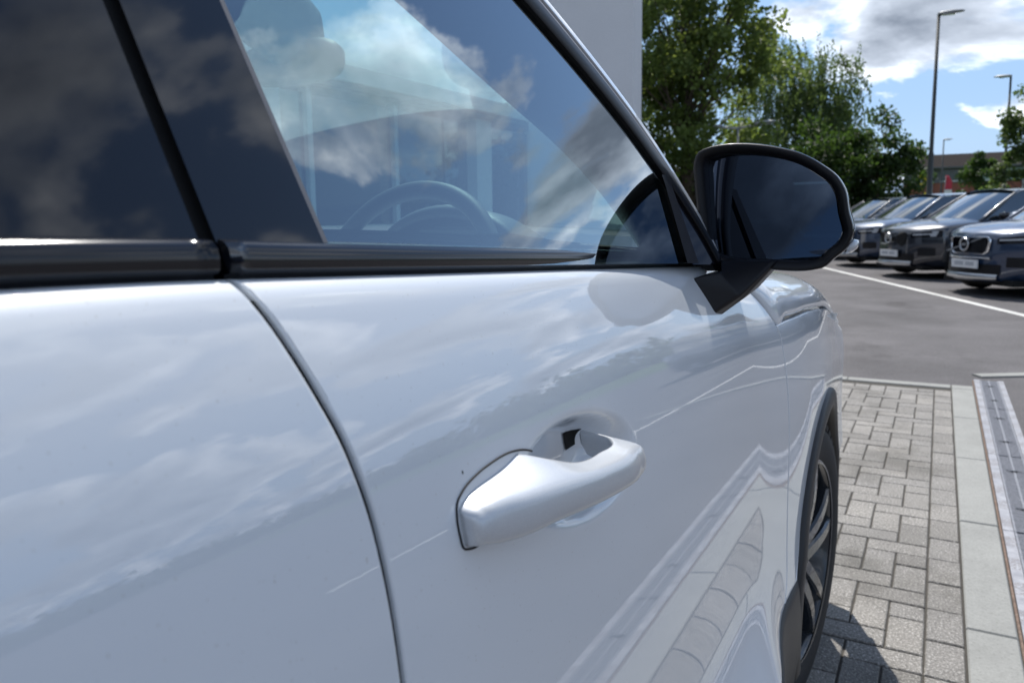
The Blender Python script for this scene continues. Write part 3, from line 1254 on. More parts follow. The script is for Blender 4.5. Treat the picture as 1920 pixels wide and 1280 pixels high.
def pane(name, y0f, y1f, z0, z1, mat, par, off=0.0, nz=24, nyy=8, mirror=False, zb_f=None):
    mb_ = MB()
    rings = []
    for v in np.linspace(0, 1, nz):
        ring = []
        for q in np.linspace(0, 1, nyy):
            z = lerp(z0, z1, v)
            y = lerp(y0f(z), y1f(z), q)
            if zb_f:
                z = lerp(zb_f(y), z1, v)
                y = lerp(y0f(z), y1f(z), q)
            x = gx(z) + off + 0.0
            ring.append(((2 * XC - x if mirror else x), y, z))
        rings.append(ring)
    mb_.loft(rings)
    return part(mb_.obj(name, mat, None, True), par)


sill_z = lambda y: 1.104 - drop(y)
ZTOP = 1.488
for mir in (False, True):
    fd = front_door if not mir else [o for o in suv.children if o.name.startswith('front_door')][-1]
    rd = rear_door if not mir else [o for o in suv.children if o.name.startswith('rear_door')][-1]
    pane('window_glass', lambda z: b_front(z) - 0.004, lambda z: a_edge(z) + 0.006, 1.09, ZTOP, 'window_glass', fd, -0.001, 40, 12, mir, sill_z)
    # gloss black pillar covers with a rubber gap between the doors
    pane('pillar_cover', lambda z: b_rear(z) + 0.009, lambda z: b_front(z) - 0.0035, 1.09, ZTOP, 'gloss_black', fd, 0.0035, 16, 4, mir, sill_z)
    pane('window_edge', lambda z: b_front(z) - 0.0035, lambda z: b_front(z) + 0.0015, 1.09, ZTOP, 'grey_rubber', fd, 0.002, 16, 3, mir, sill_z)
    pane('door_seal', lambda z: b_rear(z) - 0.020, lambda z: b_rear(z) + 0.024, 1.08, ZTOP, 'rubber', fd, -0.004, 10, 3, mir, sill_z)
    pane('pillar_cover', lambda z: b_rear(z) - 0.085, lambda z: b_rear(z) - 0.0, 1.09, ZTOP, 'gloss_black', rd, 0.0035, 16, 4, mir, sill_z)
    pane('window_glass', lambda z: -0.72 - 0.1 * (z - 1.1), lambda z: b_rear(z) - 0.0855, 1.09, ZTOP, 'privacy_glass', rd, 0.003, 16, 6, mir, sill_z)
    pane('quarter_glass', lambda z: -1.35 + 0.5 * (z - 1.1), lambda z: -0.74 - 0.1 * (z - 1.1), 1.09, ZTOP, 'privacy_glass', None, 0.003, 16, 6, mir, sill_z)
    # divider bar and fixed quarter light ahead of it
    pane('divider_bar', lambda z: a_edge(z) - 0.001, lambda z: a_edge(z) + 0.024 + 0.018 * (1.17 - z) / 0.09, 1.06, 1.172, 'satin_black', fd, 0.005, 12, 4, mir, sill_z)
    pane('quarter_light', lambda z: a_edge(z) + 0.02, lambda z: max(a_edge(z) + 0.021, a_of_z(z) + 0.004), 1.045, 1.172, 'gloss_black', fd, 0.001, 14, 5, mir, lambda y: 1.102 - drop(y))

# belt mouldings
def moulding(name, y0, y1, par, mirror=False):
    mb_ = MB()
    rings = []
    n = 70
    for i in range(n):
        q = i / (n - 1)
        y = lerp(y0, y1, q)
        zb_ = 1.1015 - drop(y)
        hgt = lerp(1.0, 0.62, sst(0.70, 1.06, y))
        x0 = xs(y, zb_ - 0.0022)
        endf = 1.0
        if q < 0.02 or q > 0.98:
            endf = 0.9
        prof = [(-0.012, -0.006), (-0.0065, -0.0045), (-0.0065, 0.0000), (-0.0025, 0.0010), (-0.0010, 0.0035), (-0.0010, 0.0080), (-0.0022, 0.0120), (-0.0052, 0.0150), (-0.0100, 0.0163), (-0.018, 0.0152), (-0.026, 0.0125)]
        ring = []
        for dx, dz in prof:
            x = x0 + dx * endf
            ring.append(((2 * XC - x if mirror else x), y, zb_ + dz * hgt))
        rings.append(ring)
    mb_.loft(rings, cap=False)
    # end caps
    k0 = len(mb_.v) - len(rings[0])
    mb_.f.append(tuple(range(len(rings[0]))))
    mb_.f.append(tuple(range(k0, k0 + len(rings[0])))[::-1])
    return part(mb_.obj(name, 'trim_black', None, True), par)


for mir in (False, True):
    fd = front_door if not mir else [o for o in suv.children if o.name.startswith('front_door')][-1]
    rd = rear_door if not mir else [o for o in suv.children if o.name.startswith('rear_door')][-1]
    moulding('belt_moulding', 0.2435, 1.075, fd, mir)
    moulding('belt_moulding', -0.66, 0.2375, rd, mir)
# rubber packing seen in the gap between the two mouldings
gp = MB()
gp.box((-0.315, 0.2355, 1.075), (-0.2945, 0.2455, 1.1095))
part(gp.obj('gap_seal', 'rubber'), front_door)
# near-black strips just inside the panel gaps, standing in for their shade
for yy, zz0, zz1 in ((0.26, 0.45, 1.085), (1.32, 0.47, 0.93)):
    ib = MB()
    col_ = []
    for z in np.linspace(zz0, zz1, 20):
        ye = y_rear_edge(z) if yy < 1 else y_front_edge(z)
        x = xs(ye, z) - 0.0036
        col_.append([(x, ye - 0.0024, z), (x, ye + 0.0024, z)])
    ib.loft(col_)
    part(ib.obj('gap_shade', 'dark_void'), front_door)

# roof, windscreen, interior pillar trim -----------------------------
tr_in = resample([(-.384, 1.071), (-.400, 1.110), (-.421, 1.163), (-.442, 1.215), (-.461, 1.263), (-.492, 1.339), (-.530, 1.430), (-.56, 1.490)], 60)
tr_y = smooth_curve([(1.04, 1.108), (1.071, 1.087), (1.110, 1.058), (1.163, 1.003), (1.215, .921), (1.263, .815), (1.339, .656), (1.430, .46), (1.490, .27)])
trim_curve = [(x, tr_y(z), z) for x, z in tr_in]
for mir in (False, True):
    mb_ = MB()
    rings = []
    for i in range(60):
        y0, z0 = a_in[i]
        x0 = gx(z0) - 0.006
        x1, y1, z1 = trim_curve[i]
        ring = []
        for q in np.linspace(0, 1, 9):
            bow = 0.018 * math.sin(math.pi * q)
            p = (lerp(x0, x1, q) - bow * 0.5, lerp(y0, y1, q) - bow, lerp(z0, z1, q) - bow * 0.3)
            ring.append(p)
        # return towards the screen
        ring.append((x1 + 0.004, y1 + 0.02, z1 + 0.006))
        ring.append((x1 + 0.03, y1 + 0.07, z1 + 0.02))
        ring = [((2 * XC - x if mir else x), y, z) for x, y, z in ring]
        rings.append(ring)
    mb_.loft(rings)
    part(mb_.obj('pillar_trim', 'interior_grey', None, True))
ws = MB()
rings = []
for i in range(0, 60, 2):
    x1, y1, z1 = trim_curve[i]
    fr_ = i / 59
    xr, yr_, zr = x1 + 0.035, y1 + 0.07, z1 + 0.018
    ring = []
    for q in np.linspace(-1, 1, 25):
        x = lerp(2 * XC - xr, xr, (q + 1) / 2)
        bl = 1 - q * q
        ring.append((x, yr_ + lerp(0.34, 0.20, fr_) * bl, zr + 0.018 * bl))
    rings.append(ring)
ws.loft(rings)
windscreen = part(ws.obj('windscreen', 'windscreen_glass', None, True))
# scuttle panel between screen and bonnet
sc_ = MB()
r0 = [(p[0], p[1] + 0.0, p[2] + 0.004) for p in rings[0]]
r1 = [(p[0], p[1] + 0.09, p[2] - 0.012) for p in rings[0]]
sc_.loft([r0, r1])
part(sc_.obj('scuttle', 'satin_black', None, True))

rf = MB()
rings = []
for y in np.linspace(-1.55, 0.30, 24):
    ring = []
    back = sst(-1.1, -1.6, y)
    for q in np.linspace(-1, 1, 27):
        hwid = (XC - gx(1.50)) * -1
        x = XC + q * (hwid + 0.002)
        z = 1.500 + 0.035 * (1 - abs(q) ** 2.4) - 0.03 * back - 0.012 * sst(0.0, 0.35, y)
        ring.append((x, y, z))
    rings.append(ring)
rf.loft(rings)
roof = part(rf.obj('roof', 'white_paint', None, True))
hd = MB()
hd.loft([[(p[0], p[1], p[2] - 0.02) for p in r_] for r_ in rings])
part(hd.obj('headliner', 'headliner', None, True))
for s in (1, -1):
    rl = MB()
    xr = gx(1.50) + 0.002
    rl.tube([((xr if s > 0 else 2 * XC - xr), y, 1.497 - 0.03 * sst(-1.1, -1.6, y)) for y in np.linspace(-1.55, 0.30, 20)], 0.012, 8)
    part(rl.obj('roof_rail', 'gloss_black', None, True))
# tail
tg = MB()
rings = []
for z, y, hwid in ((0.25, -1.66, .80), (0.5, -1.72, .86), (0.8, -1.72, .86), (1.05, -1.70, .82), (1.12, -1.68, .80)):
    rings.append([(XC + q * hwid, y - 0.06 * (1 - q * q), z) for q in np.linspace(-1, 1, 15)])
tg.loft(rings)
part(tg.obj('tailgate', 'white_paint', None, True))
rw = MB()
rw.loft([[(XC + q * 0.78, -1.68 - 0.06 * (1 - q * q), 1.12) for q in np.linspace(-1, 1, 15)], [(XC + q * 0.66, -1.50 - 0.05 * (1 - q * q), 1.475) for q in np.linspace(-1, 1, 15)]])
part(rw.obj('rear_window', 'privacy_glass', None, True))

# cabin --------------------------------------------------------------
fl_ = MB()
fl_.box((2 * XC + 0.35, -1.5, 0.40), (-0.35, 1.35, 0.44))
part(fl_.obj('cabin_floor', 'interior_dark'))
for s in (1, -1):
    ins = MB()
    f = lambda x: x if s > 0 else 2 * XC - x
    ins.loft([[(f(-0.330), y, 0.46) for y in (-1.2, -0.6, 0.24, 1.02)], [(f(-0.335), y, 0.75) for y in (-1.2, -0.6, 0.24, 1.02)], [(f(-0.318), y, 1.03) for y in (-1.2, -0.6, 0.24, 1.02)], [(f(-0.296), y, 1.10 - drop(y)) for y in (-1.2, -0.6, 0.24, 1.02)]])
    part(ins.obj('door_lining', 'interior_grey', None, True))
dsh = MB()
rings = []
for q in np.linspace(-1, 1, 33):
    x = XC + q * 0.745
    bl = 1 - q * q
    ye = 1.10 + 0.06 * bl
    zt_ = 1.030 + 0.012 * bl
    rings.append([(x, ye - 0.06, 0.60), (x, ye - 0.05, 0.88), (x, ye - 0.035, 0.985), (x, ye - 0.01, 1.012), (x, ye + 0.03, zt_ + 0.002), (x, ye + 0.12, zt_ + 0.010), (x, ye + 0.25 * (0.4 + 0.6 * bl), zt_ + 0.020), (x, ye + 0.30 * (0.35 + 0.65 * bl) + 0.03, zt_ + 0.012)])
dsh.loft(rings)
dash = part(dsh.obj('dashboard', 'dash_skin', None, True))
SWX, SWY, SWZ = -0.807, 1.075, 1.008
# instrument binnacle: arched hood over the dials
bn_ = MB()
rings = []
for a in np.linspace(0, math.pi, 25):
    ca, sa = math.cos(a), math.sin(a)
    prof = [(1.20, 0.155, 0.105), (1.195, 0.170, 0.118), (1.215, 0.180, 0.128), (1.30, 0.178, 0.118), (1.40, 0.16, 0.085), (1.48, 0.12, 0.04)]
    rings.append([(SWX + rx * ca, yy, 1.020 + rz_ * sa) for yy, rx, rz_ in prof])
bn_.loft(rings)
part(bn_.obj('instrument_hood', 'dash_skin', None, True), dash)
scn = MB()
scn.loft([[(SWX + 0.15 * math.cos(a), 1.235, 1.02 + 0.095 * math.sin(a)) for a in np.linspace(0, math.pi, 17)], [(SWX, 1.235, 1.02)] * 17])
part(scn.obj('instrument_screen', 'gloss_black', None), dash)
# side air vent with slats and the speaker grille by the pillar
for s in (1, -1):
    f = lambda x: x if s > 0 else 2 * XC - x
    vt = MB()
    cxv, cyv = -0.50, 1.165
    ringo = []
    for r_, h_ in ((1.0, 0.002), (0.93, 0.008), (0.80, 0.008), (0.74, 0.001)):
        ringo.append([(f(cxv + 0.060 * r_ * math.cos(a)), cyv + 0.038 * r_ * math.sin(a), 1.036 + h_ + 0.004) for a in np.linspace(0, 2 * math.pi, 33)])
    vt.loft(ringo)
    part(vt.obj('vent_bezel', 'satin_metal', None, True), dash)
    for k in range(4):
        sl = MB()
        yk = cyv - 0.020 + 0.013 * k
        sl.box((min(f(cxv - 0.036), f(cxv + 0.036)), yk - 0.0035, 1.034), (max(f(cxv - 0.036), f(cxv + 0.036)), yk + 0.0035, 1.0415))
        part(sl.obj('vent_slat', 'satin_black', None), dash)
# steering wheel
swm = MB()
SR = 0.178
tilt = R(22)
ring_pts = []
nn = 64
rings = []
for k in range(nn + 1):
    a = 2 * math.pi * k / nn
    ring = []
    for j in range(12):
        bq = 2 * math.pi * j / 12
        rr_ = SR + 0.0165 * math.cos(bq)
        ring.append((rr_ * math.cos(a), 0.0145 * math.sin(bq), rr_ * math.sin(a)))
    rings.append(ring)
swm.loft([r_ + [r_[0]] for r_ in rings])


def tiltp(p):
    x, y, z = p
    return (SWX + x, SWY + y * math.cos(tilt) + z * math.sin(tilt), SWZ - y * math.sin(tilt) + z * math.cos(tilt))


swm.v = [tiltp(p) for p in swm.v]
sw = part(swm.obj('steering_wheel', 'interior_dark', None, True))
hubm = MB()
rings = []
for yy, sc2 in ((0.045, 0.7), (0.02, 1.0), (-0.006, 0.97), (-0.016, 0.80)):
    rings.append([(0.072 * sc2 * math.cos(a), yy, 0.058 * sc2 * math.sin(a) - 0.004) for a in np.linspace(0, 2 * math.pi, 33)[:-1]])
hubm.loft(rings, closed=True, cap=True)
hubm.v = [tiltp(p) for p in hubm.v]
part(hubm.obj('horn_pad', 'interior_grey', None, True), sw)
for a, w0 in ((R(4), 0.020), (R(176), 0.020), (R(270), 0.026)):
    sp = MB()
    rings = []
    for q in np.linspace(0, 1, 6):
        r_ = lerp(0.055, SR, q)
        w = w0 * (1 + 0.25 * (2 * q - 1) ** 2)
        rings.append([(r_ * math.cos(a) - e * w * math.sin(a), d_, r_ * math.sin(a) + e * w * math.cos(a)) for e, d_ in ((-1, 0.008), (1, 0.008), (1, -0.006), (-1, -0.006))])
    sp.loft(rings, closed=True, cap=True)
    sp.v = [tiltp(p) for p in sp.v]
    part(sp.obj('spoke', 'satin_metal' if w0 < 0.025 else 'interior_dark', None, True), sw)
colm = MB()
colm.tube([tiltp((0, 0.03, 0)), tiltp((0, 0.20, -0.02))], [0.05, 0.06], 14)
part(colm.obj('column_shroud', 'interior_dark', None, True), sw)
# rear-view mirror with sensor pod at the top of the screen
rvm = MB()
rings = []
for q, sc2 in ((-0.03, 0.55), (-0.026, 0.9), (-0.005, 1.0), (0.02, 0.92), (0.045, 0.5)):
    ring = []
    for a in np.linspace(0, 2 * math.pi, 37)[:-1]:
        ca, sa = math.cos(a), math.sin(a)
        ring.append((XC - 0.02 + 0.125 * sc2 * math.copysign(abs(ca) ** 0.6, ca), 1.16 + q, 1.425 + 0.042 * sc2 * math.copysign(abs(sa) ** 0.7, sa)))
    rings.append(ring)
rvm.loft(rings, closed=True, cap=True)
rv = part(rvm.obj('rear_view_mirror', 'interior_dark', None, True))
pod = MB()
pod.tube([(XC - 0.02, 1.19, 1.43), (XC - 0.02, 1.16, 1.48), (XC - 0.02, 1.06, 1.53)], [0.05, 0.07, 0.08], 16)
part(pod.obj('sensor_pod', 'interior_dark', None, True), rv)
# seats
for sx_ in (-0.79, 2 * XC + 0.79):
    for sy_ in (0.0, -0.85):
        st = MB()
        rings = []
        for y, z, w, th_ in ((0.52, 0.62, .22, .10), (0.50, 0.66, .235, .12), (0.30, 0.655, .24, .14), (0.10, 0.64, .24, .15), (0.02, 0.66, .24, .16)):
            rings.append([(sx_ + w * math.copysign(abs(math.cos(a)) ** .45, math.cos(a)), sy_ + y - 0.15, z - 0.08 + th_ * 0.5 * math.copysign(abs(math.sin(a)) ** .6, math.sin(a))) for a in np.linspace(0, 2 * math.pi, 25)[:-1]])
        st.loft(rings, closed=True, cap=True)
        seat = part(st.obj('seat', 'interior_dark', None, True))
        bk = MB()
        rings = []
        for q, w, th_ in ((0, .21, .13), (0.08, .235, .15), (0.35, .235, .13), (0.62, .22, .11), (0.72, .17, .09), (0.76, .10, .05)):
            c_y = sy_ - 0.12 - 0.28 * q
            rings.append([(sx_ + w * math.copysign(abs(math.cos(a)) ** .5, math.cos(a)), c_y + th_ * 0.5 * math.sin(a), 0.60 + q * 0.80) for a in np.linspace(0, 2 * math.pi, 25)[:-1]])
        bk.loft(rings, closed=True, cap=True)
        part(bk.obj('backrest', 'interior_dark', None, True), seat)
        hr = MB()
        rings = []
        for q, w, th_ in ((0, .10, .05), (0.02, .125, .085), (0.10, .13, .09), (0.17, .115, .075), (0.19, .08, .04)):
            rings.append([(sx_ + w * math.copysign(abs(math.cos(a)) ** .6, math.cos(a)), sy_ - 0.345 + th_ * 0.5 * math.sin(a), 1.225 + q) for a in np.linspace(0, 2 * math.pi, 25)[:-1]])
        hr.loft(rings, closed=True, cap=True)
        part(hr.obj('headrest', 'interior_dark', None, True), seat)

# door handle --------------------------------------------------------
hy0, hy1 = 0.347, 0.566
z_bot = smooth_curve([(.345, .9395), (.36, .9365), (.42, .9335), (.50, .9275), (.54, .9265), (.568, .931)])
z_top = smooth_curve([(.345, .962), (.352, .9665), (.37, .9710), (.40, .9735), (.42, .9720), (.44, .9645), (.46, .9575), (.48, .9540), (.51, .9525), (.54, .9525), (.56, .9500), (.568, .945)])
z_ridge = smooth_curve([(.345, .9575), (.36, .9605), (.39, .9595), (.424, .9575), (.46, .9535), (.505, .9495), (.55, .9475), (.568, .9425)])
x_outf = smooth_curve([(.345, .002), (.348, .0095), (.355, .0145), (.37, .0200), (.42, .0325), (.48, .0395), (.53, .0400), (.553, .0345), (.563, .0235), (.568, .012)])
x_inf = smooth_curve([(.345, -.016), (.405, -.016), (.418, -.006), (.435, .010), (.455, .0170), (.50, .0190), (.535, .0160), (.546, .005), (.553, -.016), (.568, -.016)])
hm = MB()
rings = []
for y in np.concatenate([np.linspace(.3465, .36, 10), np.linspace(.363, .55, 60), np.linspace(.552, .568, 14)]):
    zb_, zt_ = z_bot(y), z_top(y)
    zm = (zb_ + zt_) / 2
    xo = x_outf(y)
    xi = x_inf(y)
    base_lo, base_hi = xs(y, zb_), xs(y, zt_)
    h_ = zt_ - zb_
    # section: from the lower inner edge out, up the flat outer face, over a crisp ridge and back along the flat sloping top
    zr = z_ridge(y) - zb_
    pts = [(xi, 0.0), (lerp(xi, xo, .45), -0.0004), (xo - 0.0060, 0.0004), (xo - 0.0022, 0.0022), (xo - 0.0002, 0.0062), (xo + 0.0004, zr * 0.5), (xo, zr - 0.0052), (xo - 0.0010, zr - 0.0018), (xo - 0.0036, zr + 0.0006),
           (lerp(xi, xo - 0.0036, .66), lerp(zr + 0.0006, h_, .34)), (lerp(xi, xo - 0.0036, .30), lerp(zr + 0.0006, h_, .70)), (lerp(xi, xo, .06), h_), (xi, h_ - 0.0012)]
    ring = []
    for dx, dz in pts:
        q = min(1, max(0, dz / h_))
        ring.append((lerp(base_lo, base_hi, q) + dx, y, zb_ + dz))
    rings.append(ring)
hm.loft(rings, closed=True, cap=True)
handle = part(hm.obj('door_handle', 'handle_paint', None, True), front_door)
subsurf(handle, 1)
# dark joint round the fixed end of the handle and the slot at its pivot
hj = MB()
hjp = resample([(.446, .9655), (.43, .9712), (.412, .9742), (.39, .9742), (.37, .9722), (.355, .9685), (.3462, .9632), (.3437, .956), (.3437, .946), (.3452, .9388), (.352, .9360), (.37, .9348), (.395, .9338)], 60)
hj.tube([(xs(y, z) + 0.0004 - dish(y, z), y, z) for y, z in hjp], 0.0007, 6)
part(hj.obj('handle_joint', 'rubber', None, True), front_door)
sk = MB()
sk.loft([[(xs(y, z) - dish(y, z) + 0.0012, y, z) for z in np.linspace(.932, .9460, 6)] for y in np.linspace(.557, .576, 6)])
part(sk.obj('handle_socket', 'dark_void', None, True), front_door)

# a small stone chip in the door paint
chp = MB()
cy_, cz_ = 0.358, 0.9775
chp.add([(xs(cy_ + 0.0006 * math.cos(a) * (0.6 + 0.4 * math.sin(3 * a)), cz_ + 0.0011 * math.sin(a)) + 0.0002, cy_ + 0.0006 * math.cos(a), cz_ + 0.0011 * math.sin(a)) for a in np.linspace(0, 2 * math.pi, 13)[:-1]], [tuple(range(12))])
part(chp.obj('paint_chip', 'rubber', None), front_door)

# wing mirror ----------------------------------------------------------
outl = [(1301, 301), (1306, 286), (1325, 275), (1350, 270), (1384, 269), (1415, 271), (1462, 279), (1503, 289), (1541, 309), (1569, 332), (1584, 357), (1592, 395), (1600, 439), (1598, 448), (1587, 467), (1566, 486), (1547, 503), (1531, 507), (1431, 506), (1353, 500), (1334, 492), (1320, 476), (1312, 445), (1306, 395), (1302, 345)]
# outline of the mirror head in its own plane, metres (x across the car, z up), measured from its centre
MO = [(-.302, 1.196), (-.298, 1.206), (-.284, 1.213), (-.267, 1.216), (-.242, 1.2165), (-.221, 1.2145), (-.189, 1.208), (-.162, 1.199), (-.137, 1.184), (-.118, 1.168), (-.108, 1.151), (-.1025, 1.1245), (-.0965, 1.095), (-.098, 1.089), (-.105, 1.0755), (-.119, 1.0625), (-.130, 1.0515), (-.141, 1.0485), (-.205, 1.0475), (-.261, 1.051), (-.275, 1.056), (-.286, 1.067), (-.2925, 1.090), (-.2975, 1.1275), (-.301, 1.164)]


def closed_resample(pts, n):
    P = np.array(pts + pts[:3], float)
    P = np.concatenate([np.array(pts[-3:]), P])
    d = np.concatenate([[0], np.cumsum(np.hypot(*(P[1:] - P[:-1]).T))])
    s0, s1 = d[3], d[3 + len(pts)]
    fx, fz = smooth_curve(list(zip(d, P[:, 0]))), smooth_curve(list(zip(d, P[:, 1])))
    return [(fx(t_), fz(t_)) for t_ in np.linspace(s0, s1, n + 1)[:-1]]


mo = np.array(closed_resample(MO, 96))
mc = np.array([-0.200, 1.130])


def inset(P, w):
    T_ = np.roll(P, -1, 0) - np.roll(P, 1, 0)
    T_ /= np.linalg.norm(T_, axis=1)[:, None]
    Nn = np.stack([T_[:, 1], -T_[:, 0]], 1)
    Q = P + Nn * w
    if np.linalg.norm(Q - mc, axis=1).mean() > np.linalg.norm(P - mc, axis=1).mean():
        Q = P - Nn * w
    return Q


MY = 1.07
TW = 0.02       # the head is toed in a little


def mpt(p, y):
    return (p[0], MY + y + (p[0] + 0.2) * TW, p[1])


mh = MB()
rings = []
for w, yo in ((0.0145, 0.050), (0.0138, 0.012), (0.0120, 0.0065), (0.007, 0.0020), (0.0035, 0.0), (0.001, 0.002), (0.0, 0.006)):
    rings.append([mpt(p, yo) for p in inset(mo, w)])
for sc2, yo in ((1.0, 0.02), (0.985, 0.045), (0.93, 0.078), (0.82, 0.105), (0.64, 0.125), (0.40, 0.137), (0.12, 0.142)):
    rings.append([mpt(mc + (p - mc) * sc2, yo) for p in mo])
mh.loft([r_ + [r_[0]] for r_ in rings])
mir_h = part(mh.obj('wing_mirror', 'gloss_black', None, True))
mir_h.data.materials.append(MATS['mirror_plastic'])
for i_, p_ in enumerate(mir_h.data.polygons):
    if i_ < 96 * 5:
        p_.material_index = 1
mg = MB()
gi = inset(mo, 0.0142)
nrm_t = 0.0


def gpt(p):
    # glass turned towards the driver and slightly down
    return (p[0], MY + 0.0175 + (p[0] + 0.2) * -0.085 + (p[1] - 1.13) * 0.04, p[1])


rg = [[gpt(mc + (p - mc) * q) for p in gi] for q in (1.0, 0.97, 0.6, 0.02)]
mg.loft([r_ + [r_[0]] for r_ in rg])
mg.f.append(tuple(3 * 97 + k_ for k_ in range(96)))
part(mg.obj('mirror_glass', 'mirror_silver', None, True), mir_h)
# stalk from the door skin up to the head
stp = MB()
low = [(0.955, 1.040), (0.985, 0.990), (1.02, 0.985), (1.17, 1.000), (1.19, 1.022), (1.13, 1.040)]
lowp = [(xs(y, z) - 0.01, y, z) for y, z in low]
midp = [(-0.246, 1.005, 1.048), (-0.226, 1.02, 1.016), (-0.222, 1.035, 1.012), (-0.224, 1.14, 1.018), (-0.228, 1.155, 1.035), (-0.246, 1.14, 1.050)]
topp = [(-0.262, 1.062, 1.060), (-0.192, 1.070, 1.060), (-0.186, 1.078, 1.060), (-0.19, 1.15, 1.060), (-0.20, 1.16, 1.060), (-0.262, 1.155, 1.060)]
stp.loft([lowp, midp, topp], closed=True, cap=True)
stk = stp.obj('mirror_stalk', 'mirror_plastic', None)
bevel_mod(stk, 0.006, 3)
auto_smooth(stk, 50)
part(stk, mir_h)
ind = MB()
rings = []
for sc2, dx in ((1.0, 0.0), (0.8, 0.006), (0.3, 0.009)):
    rings.append([(-0.102 + dx + 0.4 * 0 + (z_ - 1.078) * 0.45, MY + 0.035 + 0.03 * sc2 * math.cos(a), 1.078 + 0.010 * sc2 * math.sin(a)) for a in np.linspace(0, 2 * math.pi, 17)[:-1] for z_ in [1.078 + 0.010 * sc2 * math.sin(a)]])
ind.loft(rings, closed=True, cap=True)
part(ind.obj('indicator_lens', 'clear_lens', None, True), mir_h)

# ================================================================== PARKED CARS
def front_y(x):
    a = max(0.0, (abs(x) - 0.30) / 0.62)
    return 2.15 - 0.05 * (x / 0.30) ** 2 * (1 if abs(x) < 0.30 else 0) - (0.05 + 0.40 * a ** 1.7 if abs(x) >= 0.30 else 0)


def half_w(y):
    # inverse of front_y on the outer part
    lo, hi = 0.0, 0.92
    if y <= front_y(0.92):
        r_ = 0.92
    else:
        for _ in range(30):
            md = (lo + hi) / 2
            if front_y(md) > y:
                lo = md
            else:
                hi = md
        r_ = lo
    back = sst(-1.7, -2.2, y)
    return r_ - 0.10 * back


def wrap_patch(pts, off, n=1):
    """(x,z) outline points laid on the front of the car"""
    return [(x, front_y(x) + off, z) for x, z in pts]


